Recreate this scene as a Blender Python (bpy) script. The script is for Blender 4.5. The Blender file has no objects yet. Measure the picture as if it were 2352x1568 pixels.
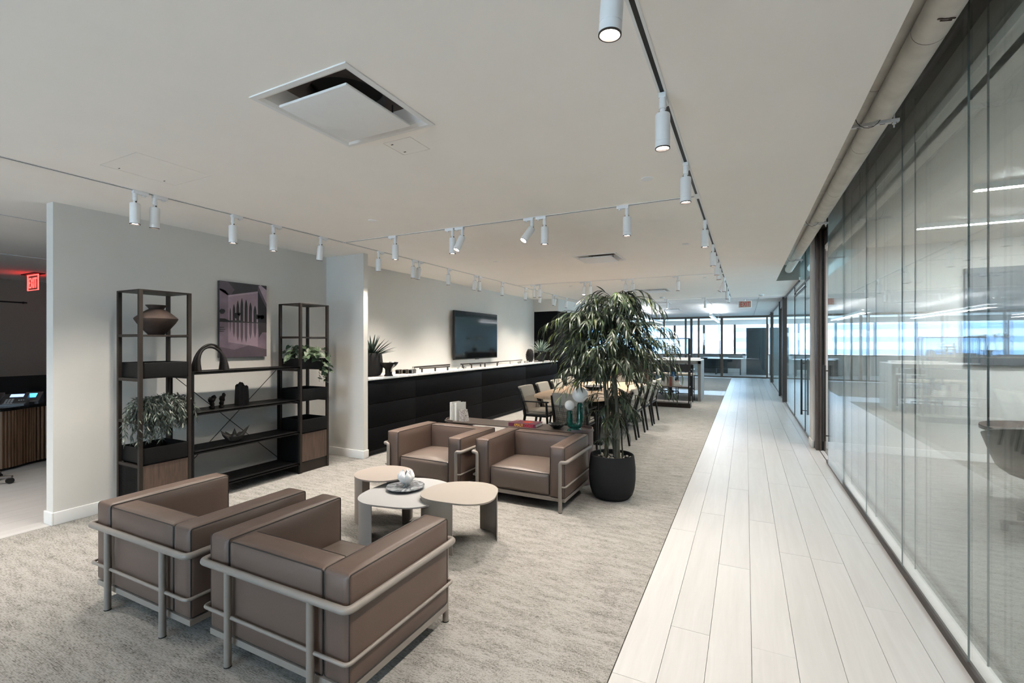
import bpy, math, random
from mathutils import Vector, Matrix, Euler
PI = math.pi
R = math.radians
random.seed(7)
C = bpy.context.scene.collection

# ------------------------------------------------------------------ camera, world, exposure
cam = bpy.data.cameras.new('camera'); cam_o = bpy.data.objects.new('camera', cam); C.objects.link(cam_o)
cam.sensor_width = 36.0; cam.lens = 36.0 * 1071 / 2352; cam.clip_start = 0.02; cam.clip_end = 300
cam.shift_y = 3.0 / 2352
cam_o.location = (0, 0, 1.5); cam_o.rotation_euler = (PI / 2, 0, math.atan(537 / 1071))
sc = bpy.context.scene
sc.camera = cam_o
sc.view_settings.view_transform = 'Standard'
sc.view_settings.look = 'None'
sc.view_settings.gamma = 1.0
sc.view_settings.use_curve_mapping = False
sc.view_settings.exposure = 1.76
try:
    sc.cycles.caustics_reflective = False; sc.cycles.caustics_refractive = False
    sc.cycles.max_bounces = 14; sc.cycles.diffuse_bounces = 6; sc.cycles.glossy_bounces = 5
    sc.cycles.transparent_max_bounces = 24; sc.cycles.sample_clamp_indirect = 4.0
    sc.cycles.use_denoising = True
except Exception:
    pass
SPOT_W = 36.0
SPOT_COL = (1.0, 0.90, 0.79)
w = bpy.data.worlds.new('world'); sc.world = w; w.use_nodes = True
bg = w.node_tree.nodes['Background']
bg.inputs[0].default_value = (0.80, 0.91, 1.0, 1); bg.inputs[1].default_value = 4.6

# ------------------------------------------------------------------ materials
def newmat(name):
    m = bpy.data.materials.new(name); m.use_nodes = True
    return m, m.node_tree.nodes, m.node_tree.links, m.node_tree.nodes['Principled BSDF']
def coords(N, L, scale=(1, 1, 1), rot=(0, 0, 0)):
    t = N.new('ShaderNodeTexCoord'); mp = N.new('ShaderNodeMapping')
    mp.inputs['Scale'].default_value = scale; mp.inputs['Rotation'].default_value = rot
    L.new(t.outputs['Object'], mp.inputs['Vector'])
    return mp.outputs['Vector']
def noise(N, L, vec, scale, detail=3, rough=.5, dist=0):
    n = N.new('ShaderNodeTexNoise'); n.inputs['Scale'].default_value = scale
    n.inputs['Detail'].default_value = detail; n.inputs['Roughness'].default_value = rough
    n.inputs['Distortion'].default_value = dist
    L.new(vec, n.inputs['Vector']); return n.outputs['Fac']
def ramp(N, L, fac, stops):
    r = N.new('ShaderNodeValToRGB'); el = r.color_ramp.elements
    while len(el) < len(stops): el.new(.5)
    for e, (p, c) in zip(el, stops):
        e.position = p; e.color = (*c, 1) if len(c) == 3 else c
    L.new(fac, r.inputs[0]); return r.outputs[0]
def bump(N, L, h, b, strength=.2, dist=.002):
    bn = N.new('ShaderNodeBump'); bn.inputs['Strength'].default_value = strength; bn.inputs['Distance'].default_value = dist
    L.new(h, bn.inputs['Height']); L.new(bn.outputs[0], b.inputs['Normal'])
def plain(name, col, rough=.5, metal=0, var=.06, scale=30, bmp=0, spec=None, coat=0):
    m, N, L, b = newmat(name)
    v = coords(N, L)
    n = noise(N, L, v, scale, 4)
    lo = tuple(max(0, c * (1 - var)) for c in col); hi = tuple(min(1, c * (1 + var)) for c in col)
    L.new(ramp(N, L, n, [(.3, lo), (.7, hi)]), b.inputs['Base Color'])
    b.inputs['Roughness'].default_value = rough; b.inputs['Metallic'].default_value = metal
    if spec is not None: b.inputs['Specular IOR Level'].default_value = spec
    if coat: b.inputs['Coat Weight'].default_value = coat
    if bmp: bump(N, L, n, b, bmp, .002)
    return m
def emit(name, col, strength):
    m, N, L, b = newmat(name)
    b.inputs['Base Color'].default_value = (*col, 1); b.inputs['Emission Color'].default_value = (*col, 1)
    b.inputs['Emission Strength'].default_value = strength
    return m
def glass_mat(name, tint=(.93, .96, .95), f0=.04, rough=0.0, haze=0.0, pw=5):
    m = bpy.data.materials.new(name); m.use_nodes = True
    N, L = m.node_tree.nodes, m.node_tree.links
    N.clear()
    out = N.new('ShaderNodeOutputMaterial')
    tr = N.new('ShaderNodeBsdfTransparent'); tr.inputs[0].default_value = (*tint, 1)
    gl = N.new('ShaderNodeBsdfGlossy'); gl.inputs['Roughness'].default_value = rough; gl.inputs[0].default_value = (1, 1, 1, 1)
    lw = N.new('ShaderNodeLayerWeight'); lw.inputs[0].default_value = .5
    p = N.new('ShaderNodeMath'); p.operation = 'POWER'; p.inputs[1].default_value = pw
    L.new(lw.outputs['Facing'], p.inputs[0])
    ma = N.new('ShaderNodeMath'); ma.operation = 'MULTIPLY_ADD'; ma.inputs[1].default_value = 1 - f0; ma.inputs[2].default_value = f0
    L.new(p.outputs[0], ma.inputs[0])
    mx = N.new('ShaderNodeMixShader'); L.new(ma.outputs[0], mx.inputs[0])
    if haze:
        df = N.new('ShaderNodeBsdfDiffuse'); df.inputs[0].default_value = (.75, .85, .85, 1)
        m2 = N.new('ShaderNodeMixShader'); m2.inputs[0].default_value = haze
        L.new(tr.outputs[0], m2.inputs[1]); L.new(df.outputs[0], m2.inputs[2]); L.new(m2.outputs[0], mx.inputs[1])
    else:
        L.new(tr.outputs[0], mx.inputs[1])
    L.new(gl.outputs[0], mx.inputs[2]); L.new(mx.outputs[0], out.inputs[0])
    return m
def carpet_mat():
    m, N, L, b = newmat('carpet')
    v1 = coords(N, L, (30, 210, 1)); v2 = coords(N, L, (5, 22, 1)); v3 = coords(N, L, (170, 90, 1))
    a = noise(N, L, v1, 1.0, 4, .7); c = noise(N, L, v2, 1.0, 3); d = noise(N, L, v3, 1.0, 2)
    mm = N.new('ShaderNodeMath'); mm.operation = 'MULTIPLY_ADD'; mm.inputs[1].default_value = .38
    L.new(c, mm.inputs[0]); L.new(a, mm.inputs[2])
    mm2 = N.new('ShaderNodeMath'); mm2.operation = 'MULTIPLY_ADD'; mm2.inputs[1].default_value = .45
    L.new(d, mm2.inputs[0]); L.new(mm.outputs[0], mm2.inputs[2])
    L.new(ramp(N, L, mm2.outputs[0], [(.70, (.070, .065, .059)), (.82, (.175, .166, .154)), (.92, (.25, .241, .228)), (1.0, (.295, .286, .271))]), b.inputs['Base Color'])
    b.inputs['Roughness'].default_value = 1; b.inputs['Specular IOR Level'].default_value = .1
    bump(N, L, mm2.outputs[0], b, .5, .004)
    return m
def wood(name, c0, c1, scale=(30, 30, 1.5), rough=.45, rnd=0.0, dist=1.2, bmp=.05, nscale=1.0, spec=.5):
    m, N, L, b = newmat(name); b.inputs['Specular IOR Level'].default_value = spec
    v = coords(N, L, scale)
    if rnd:
        oi = N.new('ShaderNodeObjectInfo'); add = N.new('ShaderNodeVectorMath'); add.operation = 'ADD'
        sc_ = N.new('ShaderNodeVectorMath'); sc_.operation = 'SCALE'; sc_.inputs[0].default_value = (37, 91, 53)
        L.new(oi.outputs['Random'], sc_.inputs['Scale']); L.new(v, add.inputs[0]); L.new(sc_.outputs[0], add.inputs[1]); v = add.outputs[0]
    n = noise(N, L, v, nscale, 5, .6, dist)
    col = ramp(N, L, n, [(.3, c0), (.7, c1)])
    if rnd:
        hs = N.new('ShaderNodeHueSaturation'); mr = N.new('ShaderNodeMapRange')
        mr.inputs['To Min'].default_value = 1 - rnd; mr.inputs['To Max'].default_value = 1 + rnd
        L.new(oi.outputs['Random'], mr.inputs[0]); L.new(mr.outputs[0], hs.inputs['Value']); L.new(col, hs.inputs['Color']); col = hs.outputs[0]
    L.new(col, b.inputs['Base Color']); b.inputs['Roughness'].default_value = rough
    if bmp: bump(N, L, n, b, bmp, .001)
    return m
def marble(name, base, vein, scale=6, rough=.2):
    m, N, L, b = newmat(name)
    v = coords(N, L)
    n = noise(N, L, v, scale, 8, .65, 1.5)
    L.new(ramp(N, L, n, [(.38, base), (.5, vein), (.56, base), (.66, vein)]), b.inputs['Base Color'])
    b.inputs['Roughness'].default_value = rough
    return m
def plaid_mat():
    m, N, L, b = newmat('plaid')
    def wv(direction, s):
        t = N.new('ShaderNodeTexCoord'); wn = N.new('ShaderNodeTexWave'); wn.bands_direction = direction
        wn.inputs['Scale'].default_value = s; L.new(t.outputs['Object'], wn.inputs['Vector'])
        g = N.new('ShaderNodeMath'); g.operation = 'GREATER_THAN'; g.inputs[1].default_value = .5
        L.new(wn.outputs['Fac'], g.inputs[0]); return g.outputs[0]
    fx, fz, bx, bz = wv('X', 22), wv('Z', 22), wv('X', 3.4), wv('Z', 3.4)
    def mth(op, a, c):
        q = N.new('ShaderNodeMath'); q.operation = op; L.new(a, q.inputs[0])
        if isinstance(c, (int, float)): q.inputs[1].default_value = c
        else: L.new(c, q.inputs[1])
        return q.outputs[0]
    s = mth('ADD', mth('MULTIPLY', fx, .36), mth('MULTIPLY', fz, .44))
    s = mth('ADD', s, mth('MULTIPLY', mth('ADD', bx, bz), .1))
    L.new(ramp(N, L, s, [(.12, (.015, .013, .012)), (.5, (.12, .10, .085)), (.95, (.50, .45, .38))]), b.inputs['Base Color'])
    b.inputs['Roughness'].default_value = .95
    return m

M = {}
M['ceiling'] = plain('ceiling_paint', (.93, .89, .84), .95, var=.01, scale=3)
M['wall'] = plain('wall_paint', (.60, .582, .55), .9, var=.012, scale=4)
M['wall_dark'] = plain('wall_covering', (.30, .26, .215), .9, var=.05, scale=60)
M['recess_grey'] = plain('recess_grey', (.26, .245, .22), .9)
M['base'] = plain('baseboard_paint', (.68, .67, .65), .5, var=.01)
M['carpet'] = carpet_mat()
M['subfloor'] = plain('subfloor', (.16, .15, .14), .9)
M['plank'] = wood('pale_oak', (.40, .398, .395), (.445, .445, .444), (26, 1.6, 10), .33, rnd=.035, dist=.6, bmp=.02)
M['white_metal'] = plain('white_metal', (.80, .80, .79), .45, var=.01)
M['lamp_white'] = plain('lamp_white', (.78, .79, .80), .4, var=.01)
M['lens'] = emit('lens', (1, .97, .92), 14)
M['black'] = plain('black', (.006, .006, .006), .6)
M['slot'] = plain('slot', (.008, .008, .008), .5)
M['bronze'] = plain('bronze_metal', (.030, .021, .016), .42, .3, var=.08, scale=12)
M['seal'] = plain('glass_edge', (.13, .16, .155), .4)
M['jamb'] = plain('jamb_brown', (.050, .036, .028), .45, .2)
M['bronze_light'] = plain('bronze_light', (.10, .078, .062), .4, .4, var=.08)
M['shelf_metal'] = plain('shelf_metal', (.020, .015, .012), .45, .1, var=.1, scale=15, spec=.3)
M['shelf_black'] = plain('shelf_black', (.0030, .0030, .0033), .55, var=.1, spec=.2)
M['walnut'] = wood('walnut', (.040, .025, .018), (.095, .060, .043), (38, 38, 3.0), .45)
M['leather'] = plain('taupe_leather', (.108, .073, .058), .44, var=.07, scale=220, bmp=.12, spec=.45)
M['leather_seat'] = plain('taupe_seat_leather', (.128, .098, .083), .36, var=.06, scale=160, bmp=.10, spec=.5)
M['piping'] = plain('piping', (.030, .023, .020), .5)
M['frame_taupe'] = plain('taupe_lacquer', (.22, .195, .175), .38, .0, var=.03)
M['rubber'] = plain('rubber', (.012, .012, .012), .7)
M['tab_white'] = plain('white_lacquer', (.32, .325, .33), .45, var=.01)
M['tab_sand'] = plain('sand_lacquer', (.27, .243, .215), .5, var=.01)
M['tab_taupe'] = plain('taupe_table', (.27, .235, .21), .5, var=.01)
M['console'] = plain('console_brown', (.085, .065, .055), .4, var=.05)
M['console_end'] = plain('console_mauve', (.12, .085, .085), .45, var=.05)
M['marble_dark'] = marble('dark_marble', (.36, .38, .40), (.040, .046, .055), 5, .15)
M['marble_white'] = marble('pale_marble', (.80, .79, .77), (.66, .64, .61), 3, .12)
M['marble_book'] = marble('brown_marble', (.13, .11, .10), (.55, .50, .47), 22, .3)
M['ceramic'] = plain('white_ceramic', (.82, .82, .82), .5, var=.01)
M['credenza'] = wood('black_oak', (.0032, .0032, .0036), (.0052, .0052, .0058), (60, 6, 60), .6, dist=.3, spec=.07)
M['planter'] = plain('planter', (.013, .013, .014), .8, var=.1, scale=90, bmp=.2, spec=.25)
M['soil'] = plain('soil', (.02, .016, .012), 1, var=.3)
M['pebble'] = plain('pebble', (.55, .50, .44), .6, var=.15)
M['cane'] = plain('bamboo_cane', (.045, .040, .022), .5, var=.35, scale=8)
def leafmat(name, c, rough=.38, var=.35):
    m, N, L, b = newmat(name)
    v = coords(N, L)
    n = noise(N, L, v, 14, 2)
    lo = tuple(q * (1 - var) for q in c); hi = tuple(min(1, q * (1 + var)) for q in c)
    L.new(ramp(N, L, n, [(.35, lo), (.65, hi)]), b.inputs['Base Color'])
    b.inputs['Roughness'].default_value = rough
    return m
M['leaf1'] = leafmat('bamboo_leaf', (.022, .036, .018), .36)
M['leaf2'] = leafmat('bamboo_leaf_young', (.070, .092, .022))
M['agave'] = leafmat('agave_leaf', (.022, .040, .030), .45)
M['agave_pale'] = leafmat('pale_agave_leaf', (.16, .21, .18), .5)
M['willow'] = leafmat('grey_leaf', (.046, .060, .048), .5, .5)
M['pothos'] = leafmat('pothos_leaf', (.055, .085, .045), .4, .5)
M['stem'] = plain('stem', (.06, .07, .03), .6)
M['clay'] = plain('aged_clay', (.030, .017, .012), .75, var=.75, scale=7, bmp=.2)
M['dark_wood'] = plain('carved_dark_wood', (.008, .0065, .006), .55, var=.4, scale=40, bmp=.4, spec=.25)
M['grey_wood'] = plain('grey_driftwood', (.05, .045, .04), .6, var=.5, scale=20, bmp=.4)
M['green_glaze'] = plain('green_glaze', (.002, .055, .038), .25, var=.5, scale=60, coat=.4)
M['opal'] = plain('opal_glass', (.80, .79, .76), .25, var=.01)
M['dark_glass'] = plain('dark_glass', (.010, .014, .014), .08, coat=.6)
M['brass'] = plain('brushed_nickel', (.55, .52, .48), .3, .9, var=.03)
M['pull_dark'] = plain('dark_pull', (.02, .016, .014), .4, .4)
M['tv_screen'] = plain('tv_screen', (.002, .003, .004), .07, var=0, spec=.35)
M['grey_screen'] = plain('grey_screen', (.11, .12, .13), .35, var=0)
M['page'] = plain('paper', (.72, .69, .64), .9)
M['book_white'] = plain('white_cover', (.60, .59, .56), .6)
M['book_mag'] = plain('magenta_cover', (.085, .004, .024), .4)
M['yellow_ink'] = plain('yellow_ink', (.75, .45, .02), .6)
M['red_ink'] = plain('red_ink', (.55, .02, .02), .6)
M['cream_ink'] = plain('cream_ink', (.75, .62, .5), .6)
M['coral_ink'] = plain('coral_ink', (.50, .06, .03), .6)
M['oak_top'] = wood('oak_tabletop', (.44, .30, .19), (.60, .44, .30), (14, 1.0, 14), .4, dist=.8)
M['oak'] = wood('oak', (.33, .22, .14), (.46, .33, .22), (20, 20, 2), .5)
M['linen'] = plain('linen', (.36, .325, .275), .95, var=.12, scale=260, bmp=.2)
M['plaid'] = plaid_mat()
M['chair_black'] = plain('black_ash', (.006, .0055, .005), .5, var=.1, spec=.3)
M['grey_table'] = wood('grey_oak', (.17, .15, .135), (.25, .225, .205), (20, 20, 2), .5)
M['grey_top'] = plain('white_top', (.60, .60, .60), .35, var=.02)
M['hutch'] = wood('brown_hutch', (.10, .055, .035), (.16, .09, .055), (20, 20, 2), .5)
M['glass'] = glass_mat('clear_glass', (.96, .978, .976), f0=.022, pw=6.2)
M['glass_fr'] = glass_mat('office_glass', (.80, .90, .91), f0=.05, rough=.03, haze=.24)
M['glass_far'] = glass_mat('far_glass', (.88, .93, .96), f0=.04)
M['glass_tint'] = glass_mat('window_glass', (.84, .92, .97), f0=.05)
M['dark_cab'] = plain('dark_cabinet', (.02, .03, .032), .5)
M['blind'] = plain('roller_blind', (.75, .78, .82), .9)
M['blue'] = plain('blue_cloth', (.01, .07, .16), .8)
M['skin'] = plain('skin', (.45, .25, .18), .55)
M['hair'] = plain('hair', (.01, .008, .007), .6)
M['reed'] = wood('fluted_wood', (.10, .052, .028), (.20, .115, .065), (30, 30, 2), .5)
M['reed_flat'] = wood('brown_drawer_wood', (.15, .085, .048), (.19, .11, .065), (20, 3, 20), .5)
M['counter_black'] = plain('black_stone', (.008, .008, .009), .15, var=.3)
M['phone'] = plain('phone_plastic', (.03, .03, .032), .4)
M['phone_silver'] = plain('phone_silver', (.28, .28, .30), .35, .5)
M['lcd'] = emit('lcd', (.25, .35, .75), .8)
M['lcd_blue'] = emit('lcd_blue', (.05, .35, .85), 1.2)
M['key'] = plain('key_white', (.5, .5, .5), .5)
M['red_sign'] = emit('red_sign', (1.0, .035, .03), 2.6)
M['red_dim'] = emit('red_acrylic', (.55, .05, .05), .9)
M['sign_face'] = emit('sign_face', (.27, .22, .17), .03)
M['sign_red'] = emit('sign_red', (.30, .003, .003), .08)
M['pendant_light'] = emit('pendant_light', (.93, .97, 1.0), 9)
M['pendant_up'] = emit('pendant_up', (.95, .97, 1.0), 16)
M['linear'] = emit('linear_light', (.95, .98, 1.0), 75)
M['facade'] = plain('facade', (.42, .46, .50), .9, var=.05, scale=.6)
M['facade_band'] = plain('facade_band', (.16, .25, .38), .8, var=.1, scale=.6)
M['brick_pink'] = plain('facade_pink', (.34, .26, .27), .9)
M['pipe'] = plain('pipe_wrap', (.62, .59, .54), .8, var=.08, scale=9, bmp=.15)
M['pipe_mark'] = plain('pipe_mark', (.12, .10, .09), .9)
M['strut'] = plain('strut', (.62, .61, .60), .5, var=.03)
M['tile'] = plain('ceiling_tile', (.70, .69, .68), .95, var=.02, scale=8)
M['tbar'] = plain('tbar', (.60, .60, .60), .7)
M['shell_brown'] = plain('shell_brown', (.045, .036, .030), .5, var=.05)
M['org_wood'] = wood('organiser_wood', (.50, .38, .25), (.62, .49, .34), (20, 20, 2), .6)
BC = [plain('cover_%d' % i, c, .7) for i, c in enumerate([(.45, .42, .38), (.36, .30, .24), (.20, .06, .045), (.52, .50, .47), (.16, .11, .08), (.30, .27, .24)])]

# ------------------------------------------------------------------ mesh helpers
class MB:
    def __init__(s): s.v = []; s.f = []; s.mi = []; s.m = 0
    def add(s, vs, fs):
        o = len(s.v); s.v += [tuple(p) for p in vs]; s.f += [tuple(i + o for i in f) for f in fs]; s.mi += [s.m] * len(fs); return s
    def box(s, x0, x1, y0, y1, z0, z1):
        return s.add([(x0, y0, z0), (x1, y0, z0), (x1, y1, z0), (x0, y1, z0), (x0, y0, z1), (x1, y0, z1), (x1, y1, z1), (x0, y1, z1)],
                     [(0, 3, 2, 1), (4, 5, 6, 7), (0, 1, 5, 4), (1, 2, 6, 5), (2, 3, 7, 6), (3, 0, 4, 7)])
    def rbox(s, x0, x1, y0, y1, z0, z1, r=.01, n=2, m=1, bulge=0.0):
        hx, hy, hz = (x1 - x0) / 2, (y1 - y0) / 2, (z1 - z0) / 2; c = ((x0 + x1) / 2, (y0 + y1) / 2, (z0 + z1) / 2)
        r = min(r, hx * .99, hy * .99, hz * .99)
        def ax(h):
            a = [(-(h - r), -math.cos(i * PI / 2 / n) if False else -(1 - i / n)) for i in range(n)]
            out = [(-(h - r), -math.tan((1 - i / n) * PI / 4)) for i in range(n)]
            k = m + 1
            out += [(-(h - r) + 2 * (h - r) * i / k, 0) for i in range(k + 1)]
            out += [((h - r), math.tan((i + 1) / n * PI / 4)) for i in range(n)]
            return out
        A = [ax(hx), ax(hy), ax(hz)]; H = [hx, hy, hz]
        idx = {}; vs = []; fs = []
        for d in range(3):
            e, g = (d + 1) % 3, (d + 2) % 3
            for sg in (-1, 1):
                G = []
                for i, (pe, te) in enumerate(A[e]):
                    row = []
                    for j, (pg, tg) in enumerate(A[g]):
                        cen = [0, 0, 0]; dr = [0, 0, 0]
                        cen[d] = sg * (H[d] - r); cen[e] = pe; cen[g] = pg
                        dr[d] = sg; dr[e] = te; dr[g] = tg
                        l = math.sqrt(sum(q * q for q in dr)); p = [cen[q] + r * dr[q] / l for q in range(3)]
                        if bulge:
                            f = (math.cos(p[e] / H[e] * PI / 2) * math.cos(p[g] / H[g] * PI / 2))
                            f = max(0, f) ** .6
                            p[d] += sg * bulge * f * (1 if abs(te) < 1e-6 and abs(tg) < 1e-6 else .0)
                        key = tuple(round(q, 5) for q in p)
                        if key not in idx: idx[key] = len(vs); vs.append([p[q] + c[q] for q in range(3)])
                        row.append(idx[key])
                    G.append(row)
                for i in range(len(G) - 1):
                    for j in range(len(G[0]) - 1):
                        q = (G[i][j], G[i + 1][j], G[i + 1][j + 1], G[i][j + 1])
                        if len(set(q)) == 4: fs.append(q if sg > 0 else q[::-1])
        return s.add(vs, fs)
    def cyl(s, p0, p1, r0, r1=None, n=12, caps=True):
        return s.tube([p0, p1], [r0, r0 if r1 is None else r1], n, caps=caps)
    def tube(s, path, r, n=8, closed=False, caps=True):
        P = [Vector(p) for p in path]; k = len(P)
        rr = r if isinstance(r, (list, tuple)) else [r] * k
        T = []
        for i in range(k):
            if closed: t = P[(i + 1) % k] - P[i - 1]
            else: t = P[min(i + 1, k - 1)] - P[max(i - 1, 0)]
            T.append(t.normalized() if t.length > 1e-9 else Vector((0, 0, 1)))
        u = T[0].orthogonal().normalized(); vs = []; fs = []
        for i in range(k):
            u = (u - T[i] * u.dot(T[i]))
            u = u.normalized() if u.length > 1e-6 else T[i].orthogonal().normalized()
            b = T[i].cross(u)
            for j in range(n):
                a = 2 * PI * j / n; vs.append(P[i] + (u * math.cos(a) + b * math.sin(a)) * rr[i])
        for i in range(k if closed else k - 1):
            i2 = (i + 1) % k
            for j in range(n):
                j2 = (j + 1) % n; fs.append((i * n + j, i * n + j2, i2 * n + j2, i2 * n + j))
        if not closed and caps:
            fs.append(tuple(range(n - 1, -1, -1))); fs.append(tuple((k - 1) * n + j for j in range(n)))
        return s.add(vs, fs)
    def lathe(s, prof, c=(0, 0, 0), n=24, caps=True):
        vs = []; fs = []; k = len(prof)
        for r, z in prof:
            for j in range(n):
                a = 2 * PI * j / n; vs.append((c[0] + r * math.cos(a), c[1] + r * math.sin(a), c[2] + z))
        for i in range(k - 1):
            for j in range(n):
                j2 = (j + 1) % n; fs.append((i * n + j, i * n + j2, (i + 1) * n + j2, (i + 1) * n + j))
        if caps and prof[0][0] > 1e-4: fs.append(tuple(range(n - 1, -1, -1)))
        if caps and prof[-1][0] > 1e-4: fs.append(tuple((k - 1) * n + j for j in range(n)))
        return s.add(vs, fs)
    def sphere(s, c, r, n=16, sz=1):
        k = n // 2
        return s.lathe([(max(1e-5, r * math.sin(PI * i / k)), -r * sz * math.cos(PI * i / k)) for i in range(k + 1)], c, n)
    def prism(s, poly, z0, z1):
        n = len(poly)
        vs = [(x, y, z0) for x, y in poly] + [(x, y, z1) for x, y in poly]
        return s.add(vs, [tuple(range(n - 1, -1, -1)), tuple(range(n, 2 * n))] + [(i, (i + 1) % n, n + (i + 1) % n, n + i) for i in range(n)])
    def strip(s, pts, z0, z1, th):
        """a curved upright sheet following pts, thickness th"""
        k = len(pts); nrm = []
        for i in range(k):
            a = Vector(pts[max(i - 1, 0)]); b = Vector(pts[min(i + 1, k - 1)]); t = (b - a).normalized(); nrm.append(Vector((-t.y, t.x)))
        inn = [(pts[i][0] + nrm[i].x * th, pts[i][1] + nrm[i].y * th) for i in range(k)]
        poly = list(pts) + inn[::-1]
        vs = [(x, y, z0) for x, y in poly] + [(x, y, z1) for x, y in poly]; n = len(poly); fs = []
        for i in range(n): fs.append((i, (i + 1) % n, n + (i + 1) % n, n + i))
        for i in range(k - 1):
            fs.append((i, n - 1 - i, n - 2 - i, i + 1)); fs.append((n + i, n + i + 1, n + n - 2 - i, n + n - 1 - i))
        return s.add(vs, fs)
    def leaf(s, base, d, nrm, L, W, droop=.2, seg=4, fold=.15):
        d = Vector(d).normalized(); nrm = Vector(nrm); nrm = (nrm - d * nrm.dot(d))
        nrm = nrm.normalized() if nrm.length > 1e-4 else d.orthogonal().normalized()
        sd = d.cross(nrm); vs = []; fs = []
        b = Vector(base)
        for i in range(seg + 1):
            t = i / seg; wd = W * .5 * (math.sin(PI * min(1, t * .9 + .06)) ** .8) * (1 if i < seg else 0.02)
            p = b + d * L * t + Vector((0, 0, -1)) * droop * L * t * t
            vs += [p - sd * wd + nrm * fold * wd, p, p + sd * wd + nrm * fold * wd]
        for i in range(seg):
            a = i * 3; fs += [(a, a + 1, a + 4, a + 3), (a + 1, a + 2, a + 5, a + 4)]
        return s.add(vs, fs)
    def tf(s, mat):
        s.v = [tuple(mat @ Vector(p)) for p in s.v]; return s
    def merge(s, o, mat=None):
        return s.add([tuple(mat @ Vector(p)) for p in o.v] if mat else o.v, o.f)
    def mesh(s, name, mats, smooth=38):
        me = bpy.data.meshes.new(name); me.from_pydata(s.v, [], s.f); me.update()
        if not isinstance(mats, (list, tuple)): mats = [mats]
        for m in mats: me.materials.append(m)
        if len(mats) > 1: me.polygons.foreach_set('material_index', s.mi)
        if smooth:
            me.polygons.foreach_set('use_smooth', [True] * len(me.polygons)); me.set_sharp_from_angle(angle=R(smooth))
        return me
    def build(s, name, mats, parent=None, loc=(0, 0, 0), rot=(0, 0, 0), smooth=38):
        return put(name, s.mesh(name, mats, smooth), parent, loc, rot)
def put(name, me, parent=None, loc=(0, 0, 0), rot=(0, 0, 0)):
    o = bpy.data.objects.new(name, me); C.objects.link(o); o.parent = parent; o.location = loc; o.rotation_euler = rot; return o
def tag(o, label=None, cat=None, group=None, kind=None):
    if label: o['label'] = label
    if cat: o['category'] = cat
    if group: o['group'] = group
    if kind: o['kind'] = kind
    return o
def thing(name, label, cat, loc=(0, 0, 0), rz=0, group=None, kind=None):
    o = bpy.data.objects.new(name, None); C.objects.link(o); o.empty_display_size = .1
    o.location = loc; o.rotation_euler = (0, 0, rz); return tag(o, label, cat, group, kind)
def struct(name, mb, mat, parent=None, smooth=0, **k):
    o = mb.build(name, mat, parent, smooth=smooth, **k)
    o['kind'] = 'structure'; return o
def sempty(name):
    return thing(name, None, None, kind='structure')
def copy_tree(o, parent=None, label=None, loc=None, rz=None):
    c = o.copy(); C.objects.link(c); c.parent = parent
    for ch in list(o.children): copy_tree(ch, c)
    if label: c['label'] = label
    if loc is not None: c.location = loc
    if rz is not None: c.rotation_euler = (0, 0, rz)
    return c
def text(name, body, size, mat, parent, loc, rot, ext=.001, align='LEFT', sx=1.0):
    cu = bpy.data.curves.new(name, 'FONT'); cu.body = body; cu.size = size; cu.extrude = ext; cu.align_x = align
    cu.resolution_u = 3; q = bpy.data.objects.new(name, cu); C.objects.link(q)
    me = bpy.data.meshes.new_from_object(q.evaluated_get(bpy.context.evaluated_depsgraph_get())); bpy.data.objects.remove(q)
    me.name = name; me.materials.clear(); me.materials.append(mat)
    o = put(name, me, parent, loc, rot); o.scale = (sx, 1, 1); return o
def rounded(path, rad, n=5, closed=False):
    P = [Vector(p) for p in path]; out = []; k = len(P)
    for i in range(k):
        if not closed and i in (0, k - 1): out.append(P[i]); continue
        a, b, c = P[i - 1], P[i], P[(i + 1) % k]
        u = (a - b); v = (c - b); rr = min(rad, u.length * .49, v.length * .49)
        u.normalize(); v.normalize(); s_, e_ = b + u * rr, b + v * rr
        for j in range(n + 1):
            t = j / n; out.append(s_ * (1 - t) ** 2 + b * 2 * t * (1 - t) + e_ * t * t)
    return out
def rpoly(x0, x1, y0, y1, r, n=6):
    P = rounded([(x0, y0, 0), (x1, y0, 0), (x1, y1, 0), (x0, y1, 0)], r, n, True)
    return [(p.x, p.y) for p in P]
def ordn(i):
    return ['first', 'second', 'third', 'fourth', 'fifth', 'sixth', 'seventh', 'eighth', 'ninth', 'tenth', 'eleventh', 'twelfth', 'thirteenth', 'fourteenth', 'fifteenth', 'sixteenth', 'seventeenth', 'eighteenth'][i]

CH = 2.66            # ceiling height
XL = -5.09           # shelf wall
XG = 0.915           # glass partition
# ------------------------------------------------------------------ setting: floor
floor = struct('floor', MB().box(-12.2, 5.0, -4.6, 26.4, -.10, -.012), M['subfloor'])
PW, G = .19, .0022
def plank_rows(x0, x1, y0, y1, seed, Lp=1.85):
    rnd = random.Random(seed); x = x0; cache = {}
    while x < x1 - .01:
        xe = min(x + PW, x1); y = y0 - rnd.random() * Lp * .9
        while y < y1:
            ye = min(y + Lp * (1 if rnd.random() < .75 else .62), y1); ys = max(y, y0)
            if ye - ys > .12:
                k = (round(xe - x, 3), round(ye - ys, 2))
                if k not in cache:
                    hx, hy = k[0] / 2 - G / 2, (k[1]) / 2 - G / 2
                    cache[k] = MB().box(-hx, hx, -hy, hy, -.012, 0).mesh('plank', M['plank'], 0)
                put('plank', cache[k], floor, ((x + xe) / 2, (ys + ye) / 2, 0))
            y = ye
        x = xe
plank_rows(-.545, .975, -1.2, 22.3, 3)
plank_rows(-5.2, -.55, 14.55, 15.85, 5, 1.3)
plank_rows(-5.2, -.55, 21.7, 22.3, 6)
plank_rows(-8.9, -5.10, .2, 4.6, 8)
cp = sempty('floor_carpet')
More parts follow.
